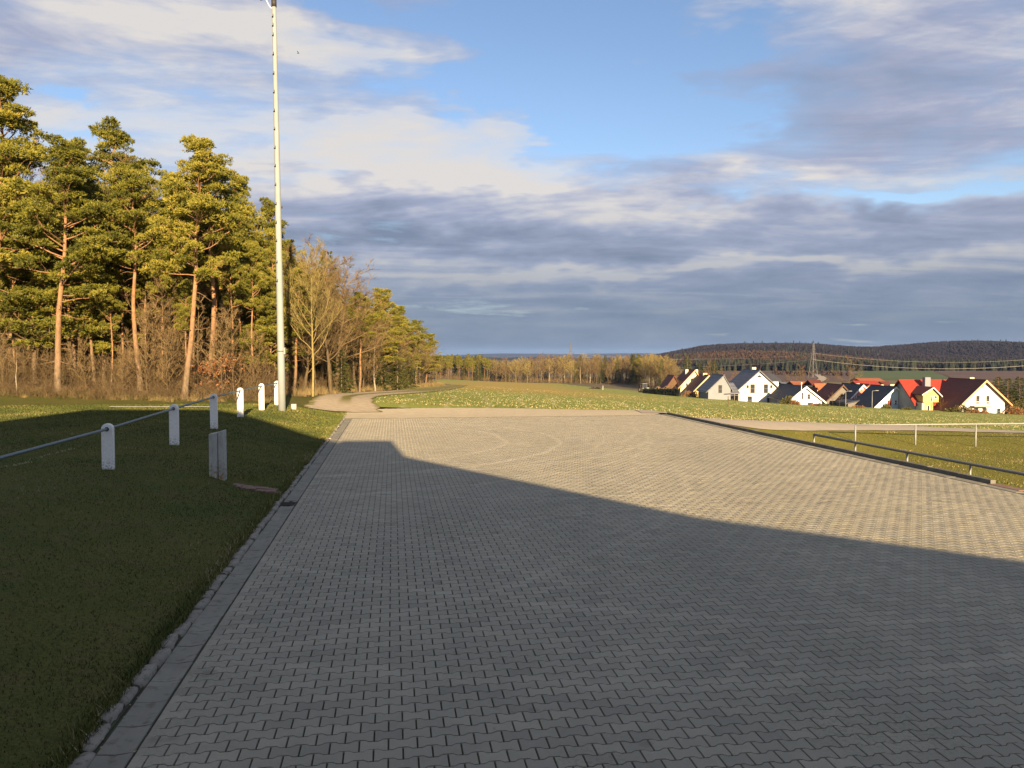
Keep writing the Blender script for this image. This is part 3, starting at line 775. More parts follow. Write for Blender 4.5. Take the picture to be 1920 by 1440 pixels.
# ------------------------------------------------------------------ railings at the right
dn = Vector((KY, -KX, 0)); dk = Vector((KX, KY, 0))
DRL = 12.98
def topz(u, v):    # pipe height from its sight line
    return H - (v - 666) / (u - 737) * DRL * 1.0
def rail_pt(u, z):
    a = (u - 960) / F; Y_ = DRL / (KY * a - KX); return Vector((a * Y_, Y_, z))
us = [1528, 1606, 1704, 1823, 1965]
pts = [rail_pt(u, 0) for u in us]
step = (pts[3] - pts[2]); pts.append(pts[-1] + (pts[-1] - pts[-2])); zt_ = 0.225
rr = empty('low_railing', (pts[0].x, pts[0].y, zz(pts[0].x, pts[0].y)), 0, 'low pipe railing running along the raised kerb on the right', 'railing')
R0 = rr.location.copy()
MB().tube([tuple(Vector((p.x, p.y, zt_)) - R0) for p in pts], 0.036, 10).build('rail', M['pipe_shade'], rr, smooth=True)
for p in pts:
    MB().tube([tuple(Vector((p.x, p.y, zz(p.x, p.y) - 0.25)) - R0), tuple(Vector((p.x, p.y, zt_ - 0.02)) - R0)], 0.026, 10).build('post', M['galv'], rr, smooth=True)
YR = 36.5
f0 = at(1604, 797, YR)
fr_ = empty('far_railing', (f0.x, YR, zz(f0.x, YR)), 0, 'waist-high galvanised pipe railing on the lower lawn before the lane', 'railing')
R1 = fr_.location.copy(); tops = []
for k in range(7):
    u = 1604 + 113 * k; tp = at(u, 797 - 1.0 * k, YR); tops.append(tp)
    zg = zz(tp.x, YR)
    MB().tube([tuple(Vector((tp.x, YR, zg - 0.3)) - R1), tuple(tp - R1)], 0.036, 10).build('post', M['galv'], fr_, smooth=True)
MB().tube([tuple(p - R1) for p in tops], 0.036, 10).build('rail', M['galv'], fr_, smooth=True)

# ------------------------------------------------------------------ clubhouse behind the camera (its shadow lies over the yard)
M['plaster'] = varied('bounce_dark_cladding', (0.13, 0.08, 0.045), (0.18, 0.11, 0.06), 0.8, b_d=0.004)  # unseen facade; dark tone chosen to cut bounce light onto the yard
m_, T_, b = mat('window_glass', (0.03, 0.035, 0.045), 0.08, 0.6); M['glass'] = m_
def roof_mat(name, c1, c2, tile=0.35):
    m_, T_, b = mat(name, c1, 0.75, 0.25)
    o_ = objc(T_); x, y, z_ = T_.sep(o_)
    n = T_.noise(o_, 1.1, 4, 0.7)
    c = T_.mix(T_.ramp(n, [(0.35, 0.0), (0.65, 1.0)]), c1, c2)
    w1 = T_.m('FRACT', T_.m('MULTIPLY', z_, 1 / tile)); w2 = T_.m('FRACT', T_.m('MULTIPLY', y, 1 / 0.3))
    g = T_.m('GREATER_THAN', w1, 0.85)
    c = T_.mix(T_.m('MULTIPLY', g, 0.45), c, tuple(k * 0.4 for k in c1)); T_.l.new(c, b.inputs['Base Color'])
    bump(T_, b, T_.m('ADD', w1, T_.m('MULTIPLY', T_.m('PINGPONG', w2, 0.5), 0.6)), 0.6, 0.05); return m_
M['roof_black'] = roof_mat('anthracite_roof_tiles', (0.040, 0.043, 0.055), (0.055, 0.058, 0.07))
M['roof_slate'] = roof_mat('blue_grey_roof_tiles', (0.11, 0.12, 0.145), (0.15, 0.16, 0.185), 0.62)
M['roof_brown'] = roof_mat('brown_red_roof_tiles', (0.105, 0.032, 0.022), (0.14, 0.042, 0.028))
M['roof_red'] = roof_mat('bright_red_roof_tiles', (0.24, 0.030, 0.018), (0.28, 0.04, 0.022))
M['roof_orange'] = roof_mat('orange_roof_tiles', (0.26, 0.085, 0.04), (0.30, 0.105, 0.05))
M['w_white'] = varied('white_render', (0.52, 0.54, 0.55), (0.56, 0.58, 0.585), 0.5, b_s=0.1)
M['w_cream'] = varied('cream_render', (0.50, 0.47, 0.32), (0.54, 0.50, 0.35), 0.5, b_s=0.1)
M['w_yellow'] = varied('yellow_render', (0.52, 0.40, 0.13), (0.55, 0.43, 0.16), 0.5, b_s=0.1)
M['w_ochre'] = varied('ochre_render', (0.50, 0.27, 0.10), (0.56, 0.31, 0.13), 0.5, b_s=0.1)
M['w_shade'] = varied('shade_grey_wall', (0.24, 0.25, 0.25), (0.28, 0.29, 0.29), 0.5, b_s=0.1)  # grey carries the shade on the red house's left gable
M['w_pale'] = varied('pale_grey_masonry', (0.17, 0.185, 0.21), (0.20, 0.215, 0.24), 0.5, b_s=0.1)  # even grey for the outbuilding, the black-roofed wing and a chimney
M['w_pink'] = varied('salmon_render', (0.50, 0.17, 0.12), (0.54, 0.20, 0.14), 0.5, b_s=0.1)
M['w_blue'] = varied('pale_blue_render', (0.48, 0.60, 0.68), (0.52, 0.64, 0.72), 0.5, b_s=0.1)
M['wood'] = varied('brown_wood', (0.085, 0.05, 0.028), (0.115, 0.07, 0.038), 2.0, b_s=0.2)
M['frame_w'] = mat('white_frame', (0.75, 0.75, 0.73), 0.5, 0.3)[0]
M['frame_d'] = mat('dark_frame', (0.10, 0.09, 0.08), 0.5, 0.3)[0]
M['verge'] = mat('pale_verge_board', (0.62, 0.56, 0.48), 0.7, 0.2)[0]
M['verge_o'] = mat('orange_verge_board', (0.60, 0.33, 0.18), 0.7, 0.2)[0]

ch = empty('clubhouse', (0, -2, 0), 0, 'unseen dark-clad clubhouse behind the paved yard whose shadow covers the foreground', 'clubhouse')
yb0, yb1 = 0.0, -10.0
MB().prism([(-8.5, 0), (-3.6, 0), (-3.6, 8.95), (-8.5, 8.95)], yb1, yb0).build('wall', M['plaster'], ch)
MB().prism([(-3.598, 0), (11.8, 0), (11.8, 2.4), (9.6, 2.95), (6.66, 3.68), (-3.598, 8.9)], yb1 + 0.3, yb0 - 0.3).build('wall', M['plaster'], ch)
MB().prism([(-3.59, 8.95), (6.66, 3.70), (12.2, 2.35), (12.2, 2.55), (6.72, 3.92), (-3.59, 9.17)], yb1, yb0).build('roof', M['roof_brown'], ch)
MB().prism([(-8.7, 8.96), (-3.55, 8.96), (-3.55, 9.2), (-8.7, 9.2)], yb1 - .1, yb0 + 0.02).build('flat_roof', M['galv'], ch)
MB().box(1.2, 2.75, -1.3, -0.1, 5.6, 7.0).build('chimney', M['plaster'], ch)
MB().box(-3.5, 4.5, 0.01, 3.0, 0.0, 1.1).build('terrace', M['gutter'], ch)
for xw in (-7.6, -5.6, -1.6, 5.2, 7.4):
    w = MB().box(xw, xw + 1.2, -0.28 if xw > -3.6 else 0.01, 0.05, 1.7 if xw < 5 else 1.0, 3.0 if xw < 5 else 2.2).build('window', M['frame_w'], ch)
    MB().box(xw + .08, xw + 1.12, 0.052, 0.06, (1.7 if xw < 5 else 1.0) + .08, (3.0 if xw < 5 else 2.2) - .08).build('pane', M['glass'], w)
MB().box(0.4, 1.5, -0.28, 0.04, 1.1, 3.2).build('door', M['wood'], ch)
# ================================================================== trees
class Tubes:
    def __init__(s): s.V = []; s.F = []; s.n = 0
    def add(s, pts, rad, k=5):
        pts = np.asarray(pts, float); rad = np.asarray(rad, float); m = len(pts)
        d = pts[-1] - pts[0]; d /= (np.linalg.norm(d) + 1e-9)
        a = np.cross(d, (0, 0, 1) if abs(d[2]) < .9 else (1, 0, 0)); a /= np.linalg.norm(a); b = np.cross(d, a)
        th = np.arange(k) * 2 * PI / k
        c = np.cos(th)[:, None] * a + np.sin(th)[:, None] * b
        V = pts[:, None, :] + rad[:, None, None] * c[None]
        s.V.append(V.reshape(-1, 3))
        i = np.arange(m - 1)[:, None] * k; j = np.arange(k)[None]; j2 = (j + 1) % k
        s.F.append(np.stack([i + j, i + j2, i + k + j2, i + k + j], 2).reshape(-1, 4) + s.n); s.n += m * k
    def get(s): return np.concatenate(s.V), np.concatenate(s.F)


def norm(v): return v / (np.linalg.norm(v) + 1e-9)
def rndv(r): return norm(r.normal(size=3))


def limb(r, p, d, l, n=5, wob=0.12, up=0.0, droop=0.0):
    pts = [np.array(p, float)]; d = np.array(d, float)
    for i in range(n):
        d = norm(d + r.normal(0, wob, 3) + np.array([0, 0, up - droop]) / n); pts.append(pts[-1] + d * l / n)
    return np.array(pts)


def needles(r, centers, dirs, ln=0.17, wd=0.045, k=5):
    """small blade triangles radiating from shoots"""
    n = len(centers); C = np.repeat(centers, k, 0); Dv = np.repeat(dirs, k, 0) + r.normal(0, 0.55, (n * k, 3))
    Dv /= np.linalg.norm(Dv, axis=1)[:, None]
    S = np.cross(Dv, r.normal(size=(n * k, 3))); S /= (np.linalg.norm(S, axis=1)[:, None] + 1e-9)
    L = ln * r.uniform(0.7, 1.3, (n * k, 1)); Wd = wd * r.uniform(0.7, 1.3, (n * k, 1))
    V = np.stack([C - S * Wd * .35 , C + Dv * L * .55 + S * Wd, C + Dv * L], 1).reshape(-1, 3)
    return V, np.arange(n * k * 3).reshape(-1, 3)


def pine(seed, h, cb=0.42, R=2.6, nl=30, lean=0.0, shoots=56, low=0):
    r = np.random.default_rng(seed); tb = Tubes(); lb = Tubes()
    tp = [np.array([0, 0, -0.3])]; n = 12
    d = np.array([lean, 0, 1.0])
    for i in range(n):
        d = norm(np.array([lean, 0, 1]) + np.array([r.normal(0, .035), r.normal(0, .035), 0]) + 0.6 * (d - np.array([lean, 0, 1]))); tp.append(tp[-1] + d * (h * 0.97 + .3) / n)
    tp = np.array(tp); r0 = 0.0108 * h; rad = r0 * (1 - 0.9 * np.linspace(0, 1, n + 1) ** 1.1); rad[0] *= 1.25; rad[-1] = .015
    tb.add(tp, rad, 9)
    zf = lambda f: np.array([np.interp(f, np.linspace(0, 1, n + 1), tp[:, k]) for k in range(3)])
    C = []; Dn = []; To = []
    fl = list(cb + (0.985 - cb) * (np.arange(nl) + r.random(nl)) / nl) + list(r.uniform(cb * 0.45, cb, low))
    # a few dead stubs below the crown
    for f in r.uniform(0.15, cb, 7):
        a = r.uniform(0, 2 * PI); q_ = limb(r, zf(f), [math.cos(a), math.sin(a), -.1], r.uniform(.5, 1.8), 4, .2); lb.add(q_, np.linspace(.025, .006, 5), 4)
    for f in fl:
        rel = (f - cb) / (1 - cb); a = r.uniform(0, 2 * PI)
        prof = (0.55 + 0.45 * math.sin(min(1, max(0, rel) * 1.6 + .15) * PI * .5)) * (1 - max(0, rel - .35) / .65 * 0.80) if rel > 0 else 0.9
        L = R * prof * r.uniform(0.65, 1.2); up = 0.15 + 0.85 * max(0, rel)
        q_ = limb(r, zf(f), [math.cos(a), math.sin(a), up], L, 5, .14, up=.25)
        lb.add(q_, np.linspace(0.012 * L + .018, .01, 6), 5)
        nb = max(3, int(L * 2.6))
        for j in range(nb):
            g = 0.3 + 0.7 * (j + r.random() * .6) / nb; k = min(4, int(g * 5)); base = q_[k] + (q_[min(k + 1, 5)] - q_[k]) * (g * 5 - k)
            dd = norm(norm(q_[-1] - q_[0]) * .6 + rndv(r) * .8 + np.array([0, 0, .35])); sl_ = L * .30 * r.uniform(.6, 1.2)
            q2 = limb(r, base, dd, sl_, 3, .2, up=.3); lb.add(q2, [.012, .009, .006, .004], 3)
            rc = r.uniform(.34, .6) * (0.8 + L * .12); tone = r.uniform(0.15, 0.9)
            m = int(shoots * r.uniform(.7, 1.2))
            v = r.normal(size=(m, 3)); v /= np.linalg.norm(v, axis=1)[:, None]; v[:, 2] = np.abs(v[:, 2]) * .9 - .25
            cc = q2[-1] + v * rc * np.array([1, 1, .85]) * r.uniform(.45, 1.0, (m, 1))
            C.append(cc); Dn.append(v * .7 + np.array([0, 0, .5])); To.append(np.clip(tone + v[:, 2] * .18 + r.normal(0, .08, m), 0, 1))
    C = np.concatenate(C); Dn = np.concatenate(Dn); To = np.concatenate(To); k = 5
    V, Fc = needles(r, C, Dn, .16, .040, k)
    return tb.get(), lb.get(), (V, Fc, np.repeat(To, 3 * k)), h


def spruce(seed, h, R=1.9, cb=0.04, dens=1.0):
    r = np.random.default_rng(seed); tb = Tubes(); lb = Tubes()
    tb.add([[0, 0, -.3], [0, 0, h * .5], [0, 0, h]], [h * .013, h * .008, .01], 7)
    C = []; Dn = []; To = []
    nl = int(h * 11 * dens)
    for i in range(nl):
        f = cb + (1 - cb) * ((i + r.random()) / nl); a = i * 2.4 + r.uniform(-.4, .4); L = R * (1 - f) ** .8 * r.uniform(.75, 1.15) + .12
        q_ = limb(r, [0, 0, f * h], [math.cos(a), math.sin(a), .15], L, 4, .05, droop=.35); lb.add(q_, [.02, .014, .01, .007, .004], 3)
        m = max(5, int(L * 17)); g = r.random(m) ** .7; pos_ = np.stack([np.interp(g, np.linspace(0, 1, 5), q_[:, k]) for k in range(3)], 1)
        side = np.array([-math.sin(a), math.cos(a), 0]); s_ = r.choice([-1, 1], m) * r.random(m) * L * .30 * (1.1 - g)
        C.append(pos_ + side * s_[:, None] + np.array([0, 0, -.06]) * np.abs(s_)[:, None])
        Dn.append(np.stack([np.cos(a) + side[0] * np.sign(s_) * .5, np.sin(a) + side[1] * np.sign(s_) * .5, np.full(m, -.15)], 1)); To.append(np.clip(r.normal(.5, .2, m), 0, 1))
    C = np.concatenate(C); Dn = np.concatenate(Dn); To = np.concatenate(To); k = 4
    V, Fc = needles(r, C, Dn, .24, .06, k)
    return tb.get(), lb.get(), (V, Fc, np.repeat(To, 3 * k)), h


def bare(seed, h, spread=0.36, n1=16, n2=6, n3=6, up=.5, fork=0.0, tw=0.8, r0=None, start=.22):
    r = np.random.default_rng(seed); tb = Tubes(); lb = Tubes(); n = 10
    tp = [np.array([0, 0, -0.3])]; d = np.array([0, 0, 1.0])
    for i in range(n): d = norm(np.array([0, 0, 1]) + r.normal(0, .05, 3) + .5 * (d - np.array([0, 0, 1]))); tp.append(tp[-1] + d * (h * .96 + .3) / n)
    tp = np.array(tp); r0 = r0 or .012 * h; rad = r0 * (1 - .93 * np.linspace(0, 1, n + 1)); tb.add(tp, rad, 8)
    zf = lambda f: np.array([np.interp(f, np.linspace(0, 1, n + 1), tp[:, k]) for k in range(3)])
    for i in range(n1):
        f = start + (.97 - start) * (i + r.random()) / n1; a = i * 2.4 + r.uniform(-.5, .5)
        L = h * spread * (1.0 - .72 * (f - start) / (1 - start)) * r.uniform(.75, 1.15)
        q_ = limb(r, zf(f), [math.cos(a), math.sin(a), up + .5 * f], L, 6, .12, up=.55); rr0 = max(.02, r0 * .42 * (1 - f * .75)); lb.add(q_, np.linspace(rr0, .012, 7), 5)
        for j in range(n2):
            g = .2 + .8 * (j + r.random()) / n2; k = min(5, int(g * 6)); b_ = q_[k] + (q_[k + 1] - q_[k]) * (g * 6 - k)
            d2 = norm(norm(q_[k + 1] - q_[k]) + rndv(r) * .75 + np.array([0, 0, .2])); L2 = L * .42 * (1.1 - g * .5) * r.uniform(.7, 1.2)
            q2 = limb(r, b_, d2, L2, 4, .14, up=.35); lb.add(q2, np.linspace(.014, .007, 5), 3)
            for m in range(n3):
                g2 = .15 + .85 * r.random(); k2 = min(3, int(g2 * 4)); b2 = q2[k2] + (q2[k2 + 1] - q2[k2]) * (g2 * 4 - k2)
                d3 = norm(norm(q2[k2 + 1] - q2[k2]) + rndv(r) * .8 + np.array([0, 0, .15])); L3 = max(.25, L2 * .5) * r.uniform(.6, 1.2)
                q3 = limb(r, b2, d3, L3, 2, .15); lb.add(q3, [.009, .007, .004], 3)
                for w_ in range(2):
                    q4 = limb(r, q3[1], norm(norm(q3[2] - q3[1]) + rndv(r) * .8), tw * L3, 1, 0); lb.add(q4, [.006, .003], 3)
    return tb.get(), lb.get(), None, h


SETS = {}
def register(key, gen, bark_m, twig_m, leaf_m):
    (tv, tf), (lv, lf), lfv, h = gen
    d = {'h': h, 'trunk': npmesh('trunk', tv, tf, bark_m, smooth=True), 'limb': npmesh('limb', lv, lf, twig_m, smooth=True)}
    if lfv is not None: d['crown'] = npmesh('crown', lfv[0], lfv[1], leaf_m, tone=lfv[2])
    # joined copy for far trees
    if lfv is not None:
        V = np.concatenate([tv, lv, lfv[0]]); Fs = [tf, lf + len(tv), lfv[1] + len(tv) + len(lv)]
        mi = [0] * len(tf) + [1] * len(lf) + [2] * len(lfv[1]); tn = np.concatenate([np.zeros(len(tv) + len(lv)), lfv[2]])
        d['all'] = npmesh('tree', V, Fs, [bark_m, twig_m, leaf_m], mi, tone=tn)
    else:
        d['all'] = npmesh('tree', np.concatenate([tv, lv]), [tf, lf + len(tv)], [bark_m, twig_m], [0] * len(tf) + [1] * len(lf))
    SETS[key] = d


B, TW = M['pine_bark'], M['bare_bark']
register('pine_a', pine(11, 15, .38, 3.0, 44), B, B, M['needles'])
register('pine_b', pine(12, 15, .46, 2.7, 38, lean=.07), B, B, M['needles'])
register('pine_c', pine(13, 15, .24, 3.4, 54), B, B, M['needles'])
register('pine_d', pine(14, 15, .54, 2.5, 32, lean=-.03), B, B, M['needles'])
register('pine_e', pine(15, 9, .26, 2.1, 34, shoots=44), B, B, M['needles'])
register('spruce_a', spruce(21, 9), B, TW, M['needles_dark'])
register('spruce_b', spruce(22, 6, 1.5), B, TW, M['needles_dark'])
register('bare_a', bare(31, 11, .36, n1=20, n2=8, n3=7), TW, M['twig'], None)
register('bare_b', bare(32, 11, .30, n1=20, n2=8, n3=6, up=.9), TW, M['twig'], None)
register('bare_c', bare(33, 10, .45, n1=12, up=.3, start=.3), TW, M['twig'], None)
register('lichen', bare(34, 9, .46, n1=22, n2=8, n3=7, up=.6, r0=.10, start=.30), M['lichen_bark'], M['lichen_bark'], None)
register('sapling', bare(36, 6, .34, n1=15, n2=5, n3=4, up=.8, r0=.045, start=.12), TW, M['twig'], None)
register('birch', bare(35, 8, .26, n1=13, n2=5, n3=4, up=.7, r0=.09), M['birch_bark'], M['twig'], None)


def tree(name, key, x, y, h, sxy=None, rz=0.0, label=None, group=None, cat='tree', parts=True, tilt=0.0):
    d = SETS[key]; s_ = h / d['h']; sxy = sxy or s_; z_ = zz(x, y)
    if parts:
        o = empty(name, (x, y, z_), rz, label, cat, group)
        link('trunk', d['trunk'], o); tag(link('limb', d['limb'], o), kind='stuff')
        if 'crown' in d: link('crown', d['crown'], o)
    else:
        o = link(name, d['all']); o.location = (x, y, z_); tag(o, label, cat, group)
    o.scale = (sxy, sxy, s_); o.rotation_euler = (tilt, 0, rz)
    return o


def tree_px(name, key, u, vt, Y_, w=1.0, rz=0.0, label=None, group=None, tilt=0.0):
    p = at(u, vt, Y_); h = p.z - zz(p.x, Y_); d = SETS[key]
    return tree(name, key, p.x, Y_, h, h / d['h'] * w, rz, label, group, tilt=tilt)


heroes = [
 ('pine_tree', 'pine_a', -22, 135, 39, 1.15, 0.4, 'tall pine at the very left whose dark boughs reach into the sky'),
 ('pine_tree', 'pine_a', 100, 255, 37.6, 1.25, 1.1, 'broad yellow-green pine on a thick pale trunk left of the lawn'),
 ('pine_tree', 'pine_c', 40, 285, 46, 1.0, 3.6, 'bushy pine under the overhanging boughs at the far left'),
 ('pine_tree', 'pine_a', 207, 222, 46, 1.1, 2.2, 'highest yellow-green pine of the left group with a pointed top'),
 ('pine_tree', 'pine_a', 150, 262, 48, 0.9, 4.7, 'rounded pine just left of the highest yellow-green one'),
 ('pine_tree', 'pine_d', 256, 300, 40, 1.1, 0.2, 'pine with a straight reddish bare trunk and golden sunlit crown'),
 ('pine_tree', 'pine_b', 338, 250, 37.4, 1.1, 0.05, 'dark-topped pine with a pale trunk leaning right above the white posts'),
 ('pine_tree', 'pine_d', 384, 290, 41, 1.2, 2.9, 'slim reddish pine standing directly right of the leaning pale trunk'),
 ('pine_tree', 'pine_c', 452, 335, 50, 1.0, 5.1, 'dense green pine right of the two tallest bare trunks'),
 ('pine_tree', 'pine_a', 495, 372, 54, 1.0, 0.9, 'pine directly left of the floodlight mast with a ragged top'),
 ('pine_tree', 'pine_c', 478, 470, 45, 0.75, 2.0, 'lower bushy pine whose boughs hang behind the floodlight mast'),
 ('pine_tree', 'pine_a', 545, 450, 52, 1.15, 4.0, 'pine just right of the floodlight mast behind the lichen tree'),
 ('pine_tree', 'pine_c', 300, 320, 53, 0.8, 1.0, 'dark pine deep between the golden crown and the leaning trunk'),
 ('bare_tree', 'lichen', 584, 470, 42, .85, 0.8, 'bare tree with yellow lichen bark at the corner of the forest by the track'),
 ('bare_tree', 'bare_a', 618, 475, 50, 1.0, 2.2, 'brown twiggy bare tree behind the lichen tree'),
 ('spruce_tree', 'spruce_a', 612, 468, 62, 1.1, 0.0, 'dark spruce top peeping over the bare trees right of the mast'),
 ('bare_tree', 'bare_c', 642, 520, 56, 1.25, 3.9, 'wide brown bare tree between the lichen tree and the slim pine trunk'),
 ('pine_tree', 'pine_d', 673, 545, 54, 1.15, 1.3, 'slim pine with a long bare reddish trunk beside the track'),
 ('pine_tree', 'pine_c', 700, 540, 66, 1.32, 0.7, 'pine with a dense crown behind the slim bare-trunked pine'),
 ('pine_tree', 'pine_c', 722, 555, 72, 1.24, 2.9, 'green pine forming the middle step of the forest edge'),
 ('bare_tree', 'birch', 703, 610, 60, 1.2, 1.8, 'pale-trunked birch among brown twigs along the track'),
 ('pine_tree', 'pine_c', 757, 574, 84, 1.32, 4.4, 'dark pointed pine near the far end of the forest edge'),
 ('pine_tree', 'pine_a', 777, 600, 92, 1.48, 5.6, 'pine on the descending end of the forest edge'),
 ('pine_tree', 'pine_c', 797, 625, 104, 1.48, 0.3, 'last pine of the forest edge with a bough reaching over the field'),
 ('bare_tree', 'bare_a', 812, 652, 112, 1.5, 1.3, 'small bare tree at the outermost tip of the forest'),
 ('bare_tree', 'bare_a', 735, 600, 74, 1.5, 3.3, 'brown bare tree under the pine of the middle step'),
 ('bare_tree', 'bare_c', 780, 630, 90, 1.4, 0.5, 'brown bare tree low in front of the last pines'),
 ('spruce_tree', 'spruce_b', 640, 655, 50, 1.2, 0.5, 'young dark spruce in the understorey behind the lichen tree'),
 ('spruce_tree', 'spruce_b', 745, 652, 70, 1.3, 1.5, 'young green spruce at the edge of the field track'),
 ('spruce_tree', 'spruce_b', 767, 664, 78, 1.3, 2.5, 'second young spruce near the far end of the track'),
 ('spruce_tree', 'spruce_b', 716, 668, 64, 1.2, 3.5, 'low bushy spruce right of the birch'),
 ('bare_tree', 'birch', 30, 640, 37, 1.3, 0.5, 'thin crooked pale tree in front of the leftmost trunks'),
 ('bare_tree', 'bare_c', 300, 480, 41, 0.8, 2.6, 'bare brown tree with wide low branches left of the leaning pine'),
 ('bare_tree', 'bare_b', 420, 520, 43, 0.9, 0.9, 'bare brown tree filling the gap right of the slim reddish pine'),
]
for nm, key, u, vt, Y_, w, rz, lb in heroes: tree_px(nm, key, u, vt, Y_, w, rz, lb)

for u, vt, Y_, w_, rz, lb in ((62, 420, 40.5, 1.5, .3, 'low bushy pine whose yellow-green boughs hang at the far left edge of the wood'), (132, 445, 41.5, 1.5, 1.9, 'low wide pine right beside the thick pale trunk'),
                              (188, 470, 42.5, 1.5, 3.1, 'low pine with drooping boughs left of the straight reddish trunk'), (12, 400, 42, 1.5, 4.1, 'half-hidden low pine at the picture edge behind the undergrowth'),
                              (505, 560, 43.5, 1.4, 5.2, 'low pine with green boughs right at the foot of the mast'), (455, 560, 46, 1.3, 2.2, 'low pine just left of the mast above the brown scrub')):
    tree_px('pine_tree', 'pine_e', u, vt, Y_, w_, rz, lb)
for k, (u, Y_, vt) in enumerate([(170, 41.5, 330), (222, 42, 400), (237, 44, 360), (275, 43, 420), (300, 41, 430), (318, 45, 380), (362, 42.5, 400), (405, 43.5, 380), (428, 42, 430), (450, 45, 420), (474, 43, 440), (60, 42, 380), (140, 43.5, 420), (25, 40.5, 420), (510, 46, 450), (205, 40, 520), (350, 40.5, 520), (290, 46, 400)]):
    p_ = at(u, vt, Y_); hh = p_.z - zz(p_.x, Y_)
    tree('pine_tree', 'pine_d', p_.x, Y_, hh, hh / 15 * .75, k * 1.9, 'slim reddish pine trunk between the taller pines of the front row', 'slim pines of the front row', parts=False)
# forest behind the front row
r = np.random.default_rng(5)
keys = ['pine_a', 'pine_b', 'pine_c', 'pine_d', 'bare_a', 'bare_b']
taken = [(at(h[2], 700, h[4]).x, h[4]) for h in heroes]
front = 0
for k in range(900):
    Y_ = 42 + 50 * r.random() ** 1.3; X_ = r.uniform(-.72 * Y_ - 4, -11.5)
    if any((X_ - a) ** 2 + (Y_ - b_) ** 2 < 2.1 ** 2 for a, b_ in taken): continue
    taken.append((X_, Y_)); u = 960 + F * X_ / Y_
    lim = np.interp(u, [-100, 60, 210, 300, 400, 470, 520, 620, 660, 720, 760, 800, 830], [250, 330, 290, 360, 350, 420, 480, 510, 570, 600, 625, 665, 700])
    hm = at(u, float(lim) + r.uniform(0, 60), Y_).z - zz(X_, Y_)
    key = keys[r.integers(6)]; h_ = min(hm, r.uniform(11, 17))
    if h_ < 3 or len(taken) > 175: continue
    br_ = key.startswith('bare')
    tree('bare_tree' if br_ else 'pine_tree', key, X_, Y_, h_, h_ / SETS[key]['h'] * r.uniform(.95, 1.3), r.uniform(0, 6.28),
         'bare brown tree standing inside the forest behind its front row' if br_ else 'pine standing inside the forest behind its front row', 'trees inside the forest', parts=False)
# end of the forest along the track
for k in range(130):
    Y_ = r.uniform(56, 128); X_ = r.uniform(-40, -13.0); u = 960 + F * X_ / Y_
    if any((X_ - a) ** 2 + (Y_ - b_) ** 2 < 2.6 ** 2 for a, b_ in taken): continue
    taken.append((X_, Y_))
    lim = np.interp(u, [300, 520, 620, 660, 720, 760, 800, 830], [400, 490, 530, 570, 600, 625, 665, 700]); hm = at(u, float(lim) + r.uniform(0, 25), Y_).z - zz(X_, Y_)
    key = keys[r.integers(6)]; h_ = min(hm, 12); br_ = key.startswith('bare')
    if h_ < 2.5: continue
    tree('bare_tree' if br_ else 'pine_tree', key, X_, Y_, h_, h_ / SETS[key]['h'] * 1.5, r.uniform(0, 6.28),
         'bare brown tree standing inside the forest behind its front row' if br_ else 'pine standing inside the forest behind its front row', 'trees inside the forest', parts=False)


# brown deciduous mass at the corner of the wood, saplings among the trunks
for k, (u, v_, Y_, w_) in enumerate([(548, 462, 48, 1.5), (563, 476, 53, 1.5), (600, 462, 55, 1.5), (628, 492, 50, 1.5), (640, 510, 58, 1.4), (655, 532, 62, 1.4), (618, 500, 46, 1.3), (590, 520, 60, 1.6), (665, 560, 58, 1.4), (690, 590, 64, 1.4), (570, 560, 47, 1.5), (640, 590, 52, 1.5),
                                     (712, 585, 70, 1.5), (745, 600, 80, 1.6), (765, 612, 86, 1.6), (788, 632, 98, 1.7), (806, 645, 108, 1.7), (818, 668, 118, 1.8), (680, 640, 58, 1.4), (730, 640, 72, 1.5)]):
    p_ = at(u, v_, Y_); key = ('bare_a', 'bare_b', 'bare_c')[k % 3]; hh = p_.z - zz(p_.x, Y_)
    tree('bare_tree', key, p_.x, Y_, hh, hh / SETS[key]['h'] * w_, k * 1.3, 'brown leafless tree in the dense mass at the right end of the forest', 'leafless trees at the forest end', parts=False)
for k in range(64):
    Y_ = r.uniform(38.5, 48); X_ = r.uniform(-.66 * Y_, -13); u_ = 960 + F * X_ / Y_; hh = r.uniform(3.0, 6.5) if 250 < u_ < 470 else r.uniform(1.8, 3.6)
    tree('sapling', 'sapling', X_, Y_, hh, hh / 6 * 1.1, r.uniform(0, 6.28), 'thin brown leafless sapling between the trunks at the forest edge', 'saplings between the trunks', parts=False)

# dark young spruces deep inside the wood
for k in range(95):
    Y_ = r.uniform(50, 84); X_ = r.uniform(-.70 * Y_, -15.0); h_ = r.uniform(5.0, 8.0)
    u = 960 + F * X_ / Y_; lim = np.interp(u, [0, 500, 620, 660, 720, 760], [500, 500, 540, 590, 620, 640]); h_ = min(h_, at(u, float(lim), Y_).z - zz(X_, Y_))
    if h_ < 2: continue
    tree('spruce_tree', 'spruce_a', X_, Y_, h_, h_ / 9 * 1.5, r.uniform(0, 6.28), 'dark young spruce deep inside the forest', 'trees inside the forest', parts=False)

